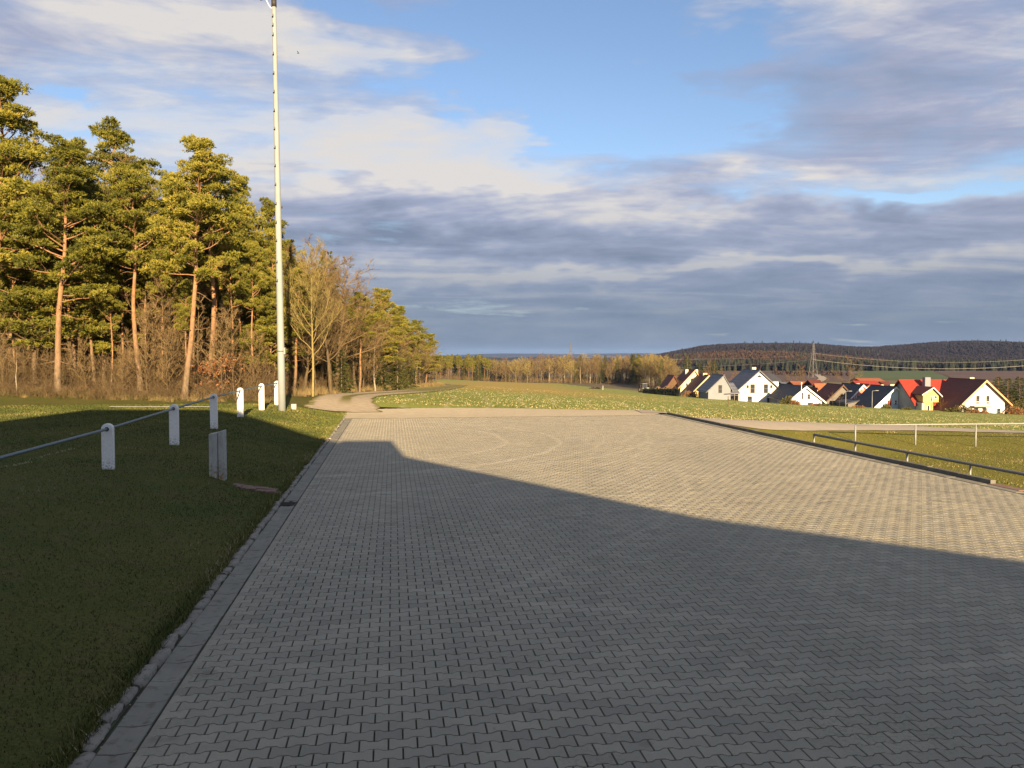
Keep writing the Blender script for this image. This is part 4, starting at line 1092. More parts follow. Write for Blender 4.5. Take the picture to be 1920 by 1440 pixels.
# ------------------------------------------------------------------ undergrowth
def shrub(seed, h, n, spread):
    r = np.random.default_rng(seed); tb = Tubes()
    for i in range(n):
        a = r.uniform(0, 2 * PI); q_ = limb(r, [r.normal(0, spread * .25), r.normal(0, spread * .25), -.05], [math.cos(a) * r.uniform(.1, .8), math.sin(a) * r.uniform(.1, .8), 1], h * r.uniform(.5, 1), 4, .16)
        tb.add(q_, [.012, .010, .008, .006, .004], 3)
        for j in range(6):
            k = r.integers(1, 4); q2 = limb(r, q_[k], norm(rndv(r) + np.array([0, 0, .7])), h * .28 * r.uniform(.5, 1.2), 2, .2); tb.add(q2, [.007, .005, .003], 3)
    return tb.get()


def field_of(protos, spots, name, mt, label=None, parent=None):
    Vs = []; Fs = []; off = 0; r = np.random.default_rng(9)
    for (x, y, s_) in spots:
        V, Fc = protos[r.integers(len(protos))]; a = r.uniform(0, 6.28); c, s0 = math.cos(a), math.sin(a)
        Vs.append(np.stack([(V[:, 0] * c - V[:, 1] * s0) * s_ + x, (V[:, 0] * s0 + V[:, 1] * c) * s_ + y, V[:, 2] * s_ + zz(x, y)], 1)); Fs.append(Fc + off); off += len(V)
    return tag(link(name, npmesh(name, np.concatenate(Vs), np.concatenate(Fs), mt)), label, kind='stuff')


protos = [shrub(50 + k, 1.3 + .45 * k, 15 - k, 1.7) for k in range(6)]
spots = []
r = np.random.default_rng(8)
for k in range(520):
    Y_ = 36.5 + 16 * r.random() ** 1.6; X_ = r.uniform(-.7 * Y_, -12.0 + (40 - Y_) * .2)
    spots.append((X_, Y_, r.uniform(.35, 1.0) * (0.55 if Y_ < 39 else .9)))
for k in range(230):
    Y_ = r.uniform(41, 122); X_ = -11.3 - 6 * r.random() ** 1.5 - (1.0 if Y_ < 46 else 0); spots.append((X_, Y_, r.uniform(.5, 1.2)))
field_of(protos, spots, 'undergrowth', M['brush'])
# dry grass fringe at the foot of the wood
def tuft(seed, h, n):
    r = np.random.default_rng(seed); V = []; 
    for i in range(n):
        a = r.uniform(0, 6.28); p = np.array([r.normal(0, .12), r.normal(0, .12), 0]); w = .008
        V += [p + [w, 0, 0], p - [w, 0, 0], p + np.array([math.cos(a) * .3, math.sin(a) * .3, 1]) * h * r.uniform(.5, 1)]
    return np.array(V), np.arange(3 * n).reshape(-1, 3)
tp_ = [tuft(k, .5, 26) for k in range(4)]
spots = [(r.uniform(-.68 * 37, -11), r.uniform(36.2, 38.5), r.uniform(.3, .8)) for k in range(170)]
for k in range(520):
    Y_ = r.uniform(40, 125); spots.append((-10.6 - abs(r.normal(0, .7)) + (0.2 * (Y_ > 60)), Y_, r.uniform(.5, 1.3)))
field_of(tp_, spots, 'dry_grass', M['straw'])
# beech sapling that kept its orange leaves
bx_, by_ = at(402, 745, 39.5).x, 39.5
bs = empty('beech_sapling', (bx_, by_, zz(bx_, by_)), 0, 'young beech with dry orange leaves below the pines behind the posts', 'sapling')
(tv, tf), (lv, lf), _, _ = bare(77, 2.9, .42, n1=9, n2=4, n3=2, up=.4, r0=.03, start=.35)
link('trunk', npmesh('trunk', tv, tf, M['bare_bark']), bs); tag(link('limb', npmesh('limb', lv, lf, M['twig']), bs), kind='stuff')
rr_ = np.random.default_rng(3)
C = np.concatenate([np.array([dx, 0, zc]) + rr_.normal(0, 1, (n, 3)) * np.array([sx, .5, sz]) for dx, zc, n, sx, sz in ((0.25, 1.35, 330, .38, .22), (-.7, 1.3, 110, .3, .12), (.0, .55, 90, .5, .15), (.7, 1.7, 90, .25, .15))])
V, Fc = needles(rr_, C, rr_.normal(size=(len(C), 3)), .12, .05, 2)
link('foliage', npmesh('foliage', V, Fc, M['beech_leaf'], tone=np.repeat(rr_.random(len(C)), 6)), bs)

# ------------------------------------------------------------------ tree line beyond the field
r = np.random.default_rng(15)
tl = []
def top_line(u): return float(np.interp(u, [815, 840, 870, 905, 925, 990, 1010, 1040, 1100, 1130, 1170, 1195, 1230, 1260, 1300], [672, 668, 669, 668, 673, 676, 669, 668, 670, 671, 668, 664, 672, 676, 682]))
def base_Y(u): return float(np.interp(u, [815, 900, 1100, 1180, 1240, 1300], [365, 358, 350, 335, 270, 245]))
cnt = 0
for row in range(4):
    for u0 in np.arange(818, 1262, 7.0 if row else 10.0):
        u = u0 + r.uniform(-3, 3); Y_ = base_Y(u) + row * 11 + r.uniform(0, 8); vt = top_line(u) + r.uniform(-4, 9) + (3 if row == 0 else -2)
        x = at(u, 700, Y_).x
        if u < 895: key = ['pine_d', 'pine_a', 'pine_d', 'spruce_a'][r.integers(4)]
        elif u < 925 or 1125 < u < 1140: key = 'spruce_a' if r.random() < .6 else 'pine_d'
        elif 1180 < u < 1205: key = ['pine_a', 'spruce_a'][r.integers(2)]
        else: key = ['bare_a', 'bare_b', 'bare_b', 'birch', 'lichen', 'bare_c'][r.integers(6)] if r.random() < .93 else 'spruce_a'
        h_ = max(6, at(u, vt, Y_).z - zz(x, Y_)) ; con = key[:2] in ('pi', 'sp')
        o = tree({'p': 'pine_tree', 's': 'spruce_tree'}.get(key[0], 'bare_tree') if con else 'bare_tree', key, x, Y_, h_, h_ / SETS[key]['h'] * (1.35 if not con else .95), r.uniform(0, 6.28),
                 {'p': 'pine in the tree line beyond the green field', 's': 'dark spruce in the tree line beyond the green field'}.get(key[0]) if con else 'pale brown bare tree in the tree line beyond the green field',
                 'trees beyond the field', parts=False); cnt += 1
spots = [(at(u, 700, Y_).x, Y_, r.uniform(.9, 2.0)) for u, Y_ in ((uu, base_Y(uu) + r.uniform(-2, 45)) for uu in r.uniform(818, 1262, 420))]
field_of(protos[:3], spots, 'thicket', M['twig'])

# ------------------------------------------------------------------ far country: hills, woods, meadows
def ridge(name, prof, Yr, depth0, depth1, mt, zb=-10, n=120, bumps=3.0, canopy=0.0):
    """prof: image (u,v) ridge points; becomes a real hill of that height at distance Yr"""
    pu = [p[0] for p in prof]; xs_ = [at(p[0], p[1], Yr).x for p in prof]; zs = [at(p[0], p[1], Yr).z - canopy for p in prof]
    X = np.linspace(xs_[0], xs_[-1], n); Yv = np.concatenate([np.linspace(Yr - depth0, Yr, 26), np.linspace(Yr, Yr + depth1, 12)[1:]])
    top = np.interp(X, xs_, zs); k = np.ones(5) / 5; top = np.convolve(np.pad(top, 2, mode='edge'), k, 'valid')
    f = np.where(Yv <= Yr, sm((Yv - (Yr - depth0)) / depth0), 1 - sm((Yv - Yr) / depth1))
    Xg, Yg = np.meshgrid(X, Yv); G = zb + (top[None] - zb) * f[:, None] + bumps * np.sin(Xg / 70 + Yg / 160) * np.sin(Yg / 90) * (f * (1 - f) * 4)[:, None]
    nX = n; i = (np.arange(len(Yv) - 1)[:, None] * nX + np.arange(nX - 1)[None, :]).ravel()
    tag(link(name, npmesh(name, np.stack([Xg.ravel(), Yg.ravel(), G.ravel()], 1), np.stack([i, i + 1, i + nX + 1, i + nX], 1), mt, smooth=True)), kind='structure')
    from bisect import bisect
    def hgt(x, y):
        ff = np.where(y <= Yr, sm((y - (Yr - depth0)) / depth0), 1 - sm((y - Yr) / depth1))
        return zb + (np.interp(x, X, top) - zb) * ff + bumps * np.sin(x / 70 + y / 160) * np.sin(y / 90) * ff * (1 - ff) * 4
    return hgt


far_prof = [(1120, 676), (1180, 671), (1215, 667), (1270, 654), (1330, 643), (1400, 641), (1500, 641), (1560, 646), (1620, 649), (1700, 643), (1780, 636.5), (1840, 636.5), (1900, 641), (1960, 646), (2100, 654), (2400, 664)]
hF = ridge('wooded_hill', far_prof, 1500, 520, 900, M['hill'], canopy=7)
mid_prof = [(1150, 680), (1200, 675), (1240, 667), (1290, 660), (1340, 656), (1400, 654), (1480, 657), (1560, 663), (1620, 670), (1700, 679), (1800, 684), (1900, 687), (2000, 690)]
hM = ridge('low_hill', mid_prof, 900, 200, 300, M['hill'], canopy=6)
ridge('distant_ridge', [(500, 668), (760, 668), (840, 668.5), (880, 664), (960, 662.5), (1060, 664), (1180, 662), (1260, 664), (1500, 665), (1800, 664), (2400, 666)], 8000, 2500, 1500, M['hill'], bumps=10)
ridge('blue_ridge', [(500, 672), (760, 669), (830, 667), (870, 669), (940, 671), (1010, 670), (1100, 671), (1200, 672), (1300, 676)], 2600, 900, 700, M['hill'], bumps=5)


def broom(seed, n=14, h=7.0, R=3.4):
    r = np.random.default_rng(seed); V = []
    for i in range(n):
        a = r.uniform(0, 6.28); e = r.uniform(.05, 1.0); tip = np.array([math.cos(a) * R * (1 - e ** 2) ** .5, math.sin(a) * R * (1 - e ** 2) ** .5, h * (.35 + .6 * e)])
        s_ = np.array([-math.sin(a), math.cos(a), 0]) * r.uniform(.5, 1.1); b_ = np.array([0, 0, h * r.uniform(0, .3)]); mid = b_ + (tip - b_) * .7
        V += [b_, mid + s_, tip + rndv(r) * .5, b_, tip, mid - s_]
    return np.array(V), np.arange(len(V)).reshape(-1, 3)
def conifer(seed, h=9.0, R=2.4):
    r = np.random.default_rng(seed); V = []
    for lv in range(4):
        z0 = h * lv / 4.6; rr = R * (1 - lv / 4.6)
        for k in range(7):
            a0, a1 = 2 * PI * k / 7 + r.uniform(-.2, .2), 2 * PI * (k + 1) / 7
            V += [[math.cos(a0) * rr, math.sin(a0) * rr, z0 + r.uniform(-.4, .4)], [math.cos(a1) * rr, math.sin(a1) * rr, z0], [0, 0, z0 + h * .38]]
    return np.array(V), np.arange(len(V)).reshape(-1, 3)
M['wood_brown'] = foliage('distant_bare_wood', [(0, (0.021, 0.017, 0.022)), (.5, (0.024, 0.019, 0.023)), (1, (0.028, 0.022, 0.025))], .9, 0)  # cloud shadow on the hill woods is painted in as this dark tone
M['wood_rust'] = foliage('distant_rusty_wood', [(0, (0.036, 0.025, 0.022)), (.6, (0.048, 0.032, 0.025)), (1, (0.062, 0.040, 0.028))], .9, 0)
M['wood_dark'] = foliage('distant_conifer_wood', [(0, (0.012, 0.016, 0.013)), (1, (0.026, 0.030, 0.020))], .9, 0)


def wood(name, n, xr, yr, hf, prs, mt, s0, seed, cond=None):
    r = np.random.default_rng(seed); x = r.uniform(*xr, n); y = r.uniform(*yr, n)
    if cond is not None: k = cond(x, y); x, y = x[k], y[k]
    z_ = hf(x, y); Vs = []; Fs = []; To = []; off = 0; ch_ = r.integers(len(prs), size=len(x)); s_ = s0 * r.uniform(.7, 1.25, len(x)); a = r.uniform(0, 6.28, len(x))
    for p_i, (V, Fc) in enumerate(prs):
        k = ch_ == p_i; m = k.sum(); ca, sa = np.cos(a[k])[:, None], np.sin(a[k])[:, None]; S = s_[k][:, None]
        Vx = np.stack([(V[None, :, 0] * ca - V[None, :, 1] * sa) * S + x[k][:, None], (V[None, :, 0] * sa + V[None, :, 1] * ca) * S + y[k][:, None], V[None, :, 2] * S + z_[k][:, None] - .5], 2).reshape(-1, 3)
        Fs.append((Fc[None] + (np.arange(m) * len(V))[:, None, None]).reshape(-1, 3) + off); Vs.append(Vx); off += len(Vx); To.append(np.repeat(r.random(m), len(V)))
    tag(link(name, npmesh(name, np.concatenate(Vs), np.concatenate(Fs), mt, tone=np.concatenate(To))), kind='stuff')


brooms = [broom(k) for k in range(5)]; cons = [conifer(k) for k in range(4)]
inv = lambda x, y: np.abs(x / y) < .68
wood('hill_woods', 24000, (150, 1100), (1030, 1530), hF, brooms, M['wood_brown'], 0.8, 1, lambda x, y: inv(x, y) & (x / y > .12))
wood('hill_conifers', 900, (150, 1100), (1040, 1520), hF, cons, M['wood_dark'], 1.0, 2, lambda x, y: inv(x, y) & (x / y > .12) & (np.sin(x / 60) + np.sin(y / 45 + x / 90) > .7))
wood('rusty_wood', 5200, (110, 480), (735, 915), hM, brooms, M['wood_rust'], .8, 3, lambda x, y: inv(x, y) & (x / y > .14) & (hM(x, y) > -8) & (x / y < .47))
wood('low_hill_conifers', 900, (110, 640), (720, 900), hM, cons, M['wood_dark'], .85, 4, lambda x, y: inv(x, y) & (x / y > .13) & (np.sin(x / 22) + np.sin(y / 18 + x / 40) > .55))
flat = lambda x, y: np.full_like(x, -9.8)
wood('dark_wood_belt', 3600, (150, 700), (640, 730), flat, brooms, M['wood_brown'], .9, 5, lambda x, y: inv(x, y) & (x / y > .235))
wood('conifer_belt', 1300, (150, 700), (630, 700), flat, cons, M['wood_dark'], 1.0, 6, lambda x, y: inv(x, y) & (x / y > .235))
wood('distant_hedgerow', 500, (60, 500), (470, 520), flat, brooms, M['wood_rust'], .6, 7, lambda x, y: inv(x, y) & (x / y > .15) & (np.sin(x / 13) > .2) & (x / y < .42))


def patch(name, quad, z_, mt):
    tag(link(name, MB().add([(x, y, z_) for x, y in quad], [(0, 1, 2, 3)]).mesh(name, mt)), kind='structure')
ux = lambda u, Y_: ((u - 960) / F * Y_, Y_)
patch('green_meadow', [ux(1600, 400), ux(1790, 400), ux(1745, 628), ux(1608, 628)], -9.62, M['far_green'])
patch('brown_field', [ux(1300, 380), ux(1590, 380), ux(1604, 628), ux(1300, 628)], -9.61, M['far_brown'])
patch('ploughed_field', [ux(1795, 400), ux(2100, 400), ux(2100, 628), ux(1750, 628)], -9.60, M['far_brown'])
ribbon('distant_lane', [ux(1522, 330), ux(1545, 420), ux(1530, 520), ux(1620, 560)], [4, 4, 4, 4], M['road'], 0.0, n=40, edge=0)
bpy.data.objects['distant_lane'].location.z = 0.12

# ------------------------------------------------------------------ houses
def house(name, label, u0, u1, vb, vL, vR, ua, va, Y_, L, wall_m, roof_m, wins=(), chim=(), oh=0.55, verge=None, cat='house', back_oh=.4, drop=3.0, roofL=None):
    """gable faces the camera side; the ridge runs back along +Y"""
    a, b_, ap = at(u0, vL, Y_), at(u1, vR, Y_), at(ua, va, Y_); zb = at(u0, vb, Y_).z
    cx = (a.x + b_.x) / 2; O = Vector((cx, Y_, zb)); h = empty(name, O, 0, label, cat, 'houses at the village edge')
    x0, x1, xa = a.x - cx, b_.x - cx, ap.x - cx; zl, zr, za = a.z - zb, b_.z - zb, ap.z - zb
    th = .26
    MB().prism([(x0, -drop), (x1, -drop), (x1, zr), (xa, za), (x0, zl)], 0, L).build('wall', wall_m, h)
    rf = MB(); sl1 = (za - zl) / (xa - x0); sl2 = (za - zr) / (x1 - xa)
    xl, zll = x0 - oh, zl - sl1 * oh; xr, zrr = x1 + oh, zr - sl2 * oh
    rf.prism([(xl, zll + .02), (xa, za + .02), (xr, zrr + .02), (xr, zrr + .02 + th), (xa, za + th + .05), (xl, zll + .02 + th)], -oh * .7, L + back_oh)
    rf_o = rf.build('roof', roof_m, h)
    MB().tube([(xa, -oh * .7, za + th + .06), (xa, L + back_oh, za + th + .06)], .11, 6).build('ridge_cap', roof_m, rf_o)
    if verge:
        MB().prism([(xl - .02, zll - .02), (xa, za - .06), (xr + .02, zrr - .02), (xr + .02, zrr + th + .04), (xa, za + th + .09), (xl - .02, zll + th + .04)], -oh * .7 - .07, -oh * .7 - .01).build('verge_board', verge, h)
    for sd, (gx, gz) in ((0, (xl - .06, zll + .08)), (1, (xr + .06, zrr + .08))):
        MB().tube([(gx, -oh * .6, gz), (gx, L, gz)], .07, 6).build('gutter', M['galv'], h)
    def W2(u, v): p = at(u, v, Y_); return p.x - cx, p.z - zb
    for w in wins:
        (xa_, zt), (xb_, zb_) = W2(w[0], w[1]), W2(w[2], w[3]); kind = w[4] if len(w) > 4 else 'd'
        fm = M['frame_w'] if kind == 'w' else M['frame_d']; nmw = 'door' if kind == 'o' else 'window'
        if kind == 't':
            xm = (xa_ + xb_) / 2
            f_ = MB().prism([(xa_, zb_), (xb_, zb_), (xm, zt)], -.05, -.003).build('window', M['frame_d'], h)
            MB().prism([(xa_ + .22, zb_ + .1), (xb_ - .22, zb_ + .1), (xm, zt - .17)], -.07, -.052).build('pane', M['glass'], f_); continue
        f_ = MB().box(xa_, xb_, -.06, -.003, zb_, zt).build(nmw, fm, h); e = .08
        n = 2 if (zt - zb_) > 1.4 * (xb_ - xa_) else 1
        for k in range(n):
            z0 = zb_ + (zt - zb_) * k / n + e / 2; z1 = zb_ + (zt - zb_) * (k + 1) / n - e / 2
            MB().box(xa_ + e, xb_ - e, -.075, -.062, z0, z1).build('pane', M['glass'], f_)
        if nmw == 'window': MB().box(xa_ - .08, xb_ + .08, -.16, -.003, zb_ - .10, zb_ - .005).build('sill', M['galv'], f_)
    for (uc, vt, vbm, fr, w_) in chim:
        p = at(uc, vt, Y_ + fr * L); q_ = at(uc, vbm, Y_ + fr * L)
        cy = fr * L; c_ = MB().box(p.x - cx - w_ / 2, p.x - cx + w_ / 2, cy - w_ / 2, cy + w_ / 2, q_.z - zb - 1.0, p.z - zb).build('chimney', M['w_cream'], rf_o)
        MB().box(p.x - cx - w_ / 2 - .08, p.x - cx + w_ / 2 + .08, cy - w_ / 2 - .08, cy + w_ / 2 + .08, p.z - zb + .002, p.z - zb + .1)
    return h, O, (xl, xr, xa, zll, zrr, za)


hC, oC, gC = house('white_house', 'big white gabled house with dark blue-grey roof and small triangular attic window', 1384.5, 1462.5, 757, 731, 732, 1423.6, 696.5, 190, 12.5,
      M['w_white'], M['roof_slate'], [(1417.3, 702.5, 1430, 708, 't'), (1406.8, 720.4, 1415.3, 736.9), (1432, 720.4, 1440, 736.9), (1399.5, 722, 1404, 727.5), (1444, 722, 1448.3, 727.5), (1401.5, 743, 1410, 757.3), (1438.3, 743, 1446, 757.6, 'o')],
      [(1413, 688.5, 697, .45, .95)], oh=.9)
# rear wing of the white house
def wing(h, O, ua_, ub_, vt, ve, vb, Y_, L, wm, rm):
    a, b_ = at(ua_, ve, Y_), at(ub_, ve, Y_); zt = at(ua_, vt, Y_).z - O.z; ze = a.z - O.z; zb = at(ua_, vb, Y_).z - O.z
    x0, x1 = a.x - O.x, b_.x - O.x; y0 = Y_ - O.y
    MB().box(x0 + .5, x1 - .6, y0 + .4, y0 + L, zb, ze).build('wing_wall', wm, h)
    V = [(x0, y0, ze), (x1, y0, ze), (x1, y0 + L, ze), (x0, y0 + L, ze), (x0 + .2, y0 + L * .45, zt), (x1 - 1.0, y0 + L * .45, zt), (x0, y0, ze - .2), (x1, y0, ze - .2), (x1, y0 + L, ze - .2), (x0, y0 + L, ze - .2)]
    MB().add(V, [(0, 1, 5, 4), (1, 2, 5), (2, 3, 4, 5), (3, 0, 4), (6, 7, 1, 0), (7, 8, 2, 1), (8, 9, 3, 2), (9, 6, 0, 3), (6, 9, 8, 7)]).build('wing_roof', rm, h)
wing(hC, oC, 1436, 1465.5, 701.5, 713.5, 757, 197, 7, M['w_white'], M['roof_black'])
MB().box(gC[0] + 2.2, gC[0] + 2.4, 1.0, 9.0, gC[3] + 2.5, gC[3] + 2.6)
# skylight and stove pipe on its left slope
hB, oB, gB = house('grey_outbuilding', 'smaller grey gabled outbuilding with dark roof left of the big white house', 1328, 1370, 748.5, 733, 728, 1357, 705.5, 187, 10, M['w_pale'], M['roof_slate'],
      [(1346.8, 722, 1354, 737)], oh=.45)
# low roof between them on posts
lo, ro = at(1355, 738, 188), at(1386, 719, 188)
cv = empty('carport', (lo.x, 188, zz(lo.x, 188)), 0, 'low dark lean-to roof on posts between the outbuilding and the white house', 'carport', 'houses at the village edge')
c0 = cv.location.copy()
MB().add([tuple(Vector(p) - c0) for p in ((lo.x, 187, lo.z), (ro.x, 187, lo.z + .2), (ro.x, 193, ro.z), (lo.x + 1.6, 193, ro.z), (lo.x, 187, lo.z - .2), (ro.x, 187, lo.z), (ro.x, 193, ro.z - .2), (lo.x + 1.6, 193, ro.z - .2))],
         [(0, 1, 2, 3), (4, 7, 6, 5), (0, 4, 5, 1), (1, 5, 6, 2), (2, 6, 7, 3), (3, 7, 4, 0)]).build('roof', M['roof_slate'], cv)
for k in range(4):
    x_ = (ro.x - lo.x) * (.08 + .28 * k); MB().box(x_, x_ + .16, -.9, -.74, -1, lo.z - c0.z - .1 + .05 * k).build('post', M['frame_d'], cv)
MB().box(.1, ro.x - lo.x - .4, -.72, -.66, 1.0, 1.1).build('railing', M['frame_d'], cv)
# A: two houses at the left end
house('cream_house', 'cream gabled house with steep dark red roof, leftmost in the village', 1276, 1318, 745, 724, 719, 1303, 695.5, 226, 12, M['w_cream'], M['roof_brown'],
      [(1299.5, 702.5, 1303, 708, 'w'), (1285.5, 718, 1290, 724, 'w'), (1291, 730, 1296, 738)], [(1287.5, 692.5, 698, .5, .8), (1306, 692.8, 698, .3, .7)], oh=.8, verge=M['verge_o'])
house('low_annex', 'low brown-roofed annex at the left end of the village', 1251, 1274, 743, 724, 724, 1264, 706, 232, 9, M['wood'], M['roof_brown'], [], [], oh=.8)
house('yellow_house', 'yellow gabled house with orange-brown roof beside the grey outbuilding', 1304, 1337, 748, 731, 724, 1329, 705.5, 214, 10, M['w_yellow'], M['roof_brown'],
      [(1322, 718.8, 1326.5, 724, 'd'), (1322, 730, 1327, 737, 'd')], [(1321.5, 699.5, 706, .5, 1.0)], oh=.6, verge=M['verge_o'])
house('orange_roof_house', 'house with bright orange roof showing behind the yellow one', 1312, 1339, 740, 714, 714, 1325, 701, 236, 4, M['w_cream'], M['roof_orange'], oh=.4)
# D
house('low_white_house', 'low white house with broad black roof right of the big white house', 1484, 1541, 765, 748.5, 751.5, 1510.5, 727, 172, 9, M['w_white'], M['roof_black'],
      [(1503, 736.3, 1506.3, 748), (1514, 739, 1519, 748), (1493.5, 753, 1499, 763, 'd'), (1514, 755, 1524.6, 766, 'd')], [], oh=.7, verge=M['frame_w'])
house('black_roof_wing', 'broad black roof wing joined behind the low white house', 1463, 1532, 768, 747, 747, 1487, 724.5, 182, 8, M['w_pale'], M['roof_black'], [], [], oh=.3)
# E group
house('brown_roof_house', 'dark brown-roofed house with a small white-trimmed gable behind the street trees', 1545, 1590, 770, 757, 735, 1580, 724, 186, 9, M['frame_d'], M['roof_brown'], [], [(1576, 720.5, 726, .4, .7)], oh=.6, verge=M['wood'])
house('pink_house', 'salmon pink gabled house with black roof and a pale bay window', 1596, 1633, 770, 747, 738, 1618, 724, 181, 11, M['w_pink'], M['roof_black'],
      [(1602, 742, 1605, 748, 'w'), (1606, 741, 1612, 751, 'w'), (1616.5, 727.5, 1619, 731, 'w')], [(1607.5, 719, 724, .4, .8)], oh=.5, verge=M['frame_w'])
house('small_yellow_house', 'small yellow gable showing between dark roofs right of the low white house', 1531, 1543, 768, 738, 745, 1533, 730, 196, 6, M['w_yellow'], M['roof_brown'], oh=.2)
house('red_roof_house', 'house with dull red roof seen behind the pink gable', 1612, 1650, 760, 736, 736, 1630, 723, 205, 8, M['w_cream'], M['roof_red'], oh=.4)
house('garden_shed', 'low dark wooden shed in front of the pink house', 1590, 1634, 769, 757, 758, 1610, 753, 174, 6, M['frame_d'], M['roof_black'], oh=.3)
hf_, oF, gF = house('tall_white_house', 'white gabled house with long black roof, left of the bright red roof', 1643, 1698, 771, 761.5, 745, 1679, 728, 165, 11, M['w_blue'], M['roof_black'],
      [(1657, 763, 1664, 771, 'd'), (1677, 750.5, 1681.5, 758, 'w')], [(1672, 720.5, 727, .5, 1.0)], oh=.5, verge=M['frame_w'])
p = at(1665.5, 750.5, 164.8); p2 = at(1670.5, 760, 164.8)
tag(MB().box(p.x, p2.x, 164.7, 164.76, p2.z, p.z).build('banner', M['roof_red']), 'small red banner hanging on the tall white house', 'banner')
# G: ridge parallel to the picture
YG = 158; g0, g1 = at(1689, 714.5, YG + 6), at(1778, 714.5, YG + 6); e0 = at(1700, 756, YG); zbG = at(1700, 772, YG).z
OG = Vector((g0.x, YG, zbG)); hG = empty('red_house', OG, 0, 'house with bright red roof, yellow dormer gable and left gable wall coloured shade grey', 'house', 'houses at the village edge')
Lx = g1.x - g0.x; zrg = g0.z - zbG; zeg = e0.z - zbG
MB().add([(0, 0, -3), (Lx, 0, -3), (Lx, 12, -3), (0, 12, -3), (0, 0, zeg), (Lx, 0, zeg), (Lx, 12, zeg), (0, 12, zeg), (0, 6, zrg), (Lx, 6, zrg)],
         [(0, 1, 5, 4), (1, 2, 6, 9, 5), (2, 3, 7, 6), (3, 0, 4, 8, 7)]).build('wall', M['w_shade'], hG)
sg = (zrg - zeg) / 6; rg = MB(); V = []
for x_ in (-.5, Lx + .5):
    V += [(x_, -.7, zeg - sg * .7), (x_, 6, zrg + .02), (x_, 12.6, zeg - sg * .6), (x_, 12.6, zeg - sg * .6 + .26), (x_, 6, zrg + .34), (x_, -.7, zeg - sg * .7 + .26)]
rg.add(V, [(0, 1, 4, 5), (1, 2, 3, 4), (11, 10, 7, 6), (10, 9, 8, 7), (0, 6, 7, 1), (1, 7, 8, 2), (5, 4, 10, 11), (4, 3, 9, 10), (0, 5, 11, 6), (2, 8, 9, 3)])
rgo = rg.build('roof', M['roof_red'], hG)
p = at(1737.5, 711, YG + 3.2); q_ = at(1737.5, 724, YG + 3.2); x_ = p.x - OG.x
MB().box(x_ - .55, x_ + .55, 2.7, 3.8, q_.z - zbG - 2, p.z - zbG + .4).build('chimney', M['w_pale'], rgo)
# dormer with yellow gable, ochre bay below
d0, d1, dap = at(1731, 738.5, YG - 1.6), at(1760, 740, YG - 1.6), at(1748, 728, YG - 1.6); xd0, xd1, xda = d0.x - OG.x, d1.x - OG.x, dap.x - OG.x; zd0, zd1, zda = d0.z - zbG, d1.z - zbG, dap.z - zbG
MB().prism([(xd0, zeg + .3), (xd1, zeg + .3), (xd1, zd1), (xda, zda), (xd0, zd0)], -1.6, 5.0).build('dormer', M['w_yellow'], hG)
s1 = (zda - zd0) / (xda - xd0); s2 = (zda - zd1) / (xd1 - xda)
MB().prism([(xd0 - .5, zd0 - s1 * .5 + .02), (xda, zda + .02), (xd1 + .5, zd1 - s2 * .5 + .02), (xd1 + .5, zd1 - s2 * .5 + .25), (xda, zda + .3), (xd0 - .5, zd0 - s1 * .5 + .25)], -2.1, 5.2).build('dormer_roof', M['roof_brown'], hG)
MB().prism([(xd0 - .5, zd0 - s1 * .5 + .0), (xda, zda + .0), (xd1 + .5, zd1 - s2 * .5 + .0), (xd1 + .5, zd1 - s2 * .5 + .2), (xda, zda + .25), (xd0 - .5, zd0 - s1 * .5 + .2)], -2.2, -2.12).build('verge_board', M['verge'], hG)
MB().box(xd0 - .3, xd1 - 1.0, -1.5, -.003, -3, zeg + .28).build('bay', M['w_ochre'], hG)
for (a0, b0, a1, b1, fm) in ((1745, 742, 1748, 754, 'frame_w'), (1751, 742, 1757, 747, 'frame_w')):
    pa, pb = at(a0, b0, YG - 1.6), at(a1, b1, YG - 1.6); f_ = MB().box(pa.x - OG.x, pb.x - OG.x, -1.68, -1.603, pb.z - zbG, pa.z - zbG).build('window', M[fm], hG)
    MB().box(pa.x - OG.x + .07, pb.x - OG.x - .07, -1.70, -1.682, pb.z - zbG + .07, pa.z - zbG - .07).build('pane', M['glass'], f_)
pa, pb = at(1737.5, 760, YG - 1.5), at(1743, 773, YG - 1.5); f_ = MB().box(pa.x - OG.x, pb.x - OG.x, -1.58, -1.503, pb.z - zbG, pa.z - zbG).build('door', M['frame_w'], hG)
MB().box(pa.x - OG.x + .1, pb.x - OG.x - .1, -1.60, -1.582, pb.z - zbG + .1, pa.z - zbG - .1).build('pane', M['glass'], f_)
MB().box(.6, xd0 - .6, -2.4, -.003, -3, 1.9).build('garage', M['w_cream'], hG); MB().box(.3, xd0 - .4, -2.7, -.003, 1.902, 2.1).build('garage_roof', M['roof_red'], hG)
# H
hH, oH, gH = house('right_white_house', 'white house with deep brown roof and balcony, rightmost house', 1795, 1884, 778, 764.5, 752, 1846, 715.5, 150, 12, M['w_white'], M['roof_brown'],
      [(1830.5, 742, 1836.5, 757), (1849.5, 742, 1855, 757), (1869.5, 766, 1875.5, 776.5), (1826, 765, 1834, 777), (1842, 765, 1850, 777), (1841, 723.5, 1845, 726, 't')],
      [(1820.5, 707.5, 715, .55, .85)], oh=1.0, verge=M['verge_o'])
pa, pb = at(1825, 759, 149), at(1857, 763, 149)
MB().box(pa.x - oH.x, pb.x - oH.x, -1.4, -.003, pb.z - oH.z, pb.z - oH.z + .18).build('balcony', M['galv'], hH)
f_ = MB()
for k in range(15):
    x_ = pa.x - oH.x + (pb.x - pa.x) * k / 14; f_.box(x_ - .02, x_ + .02, -1.38, -1.34, pb.z - oH.z + .18, pb.z - oH.z + 1.0)
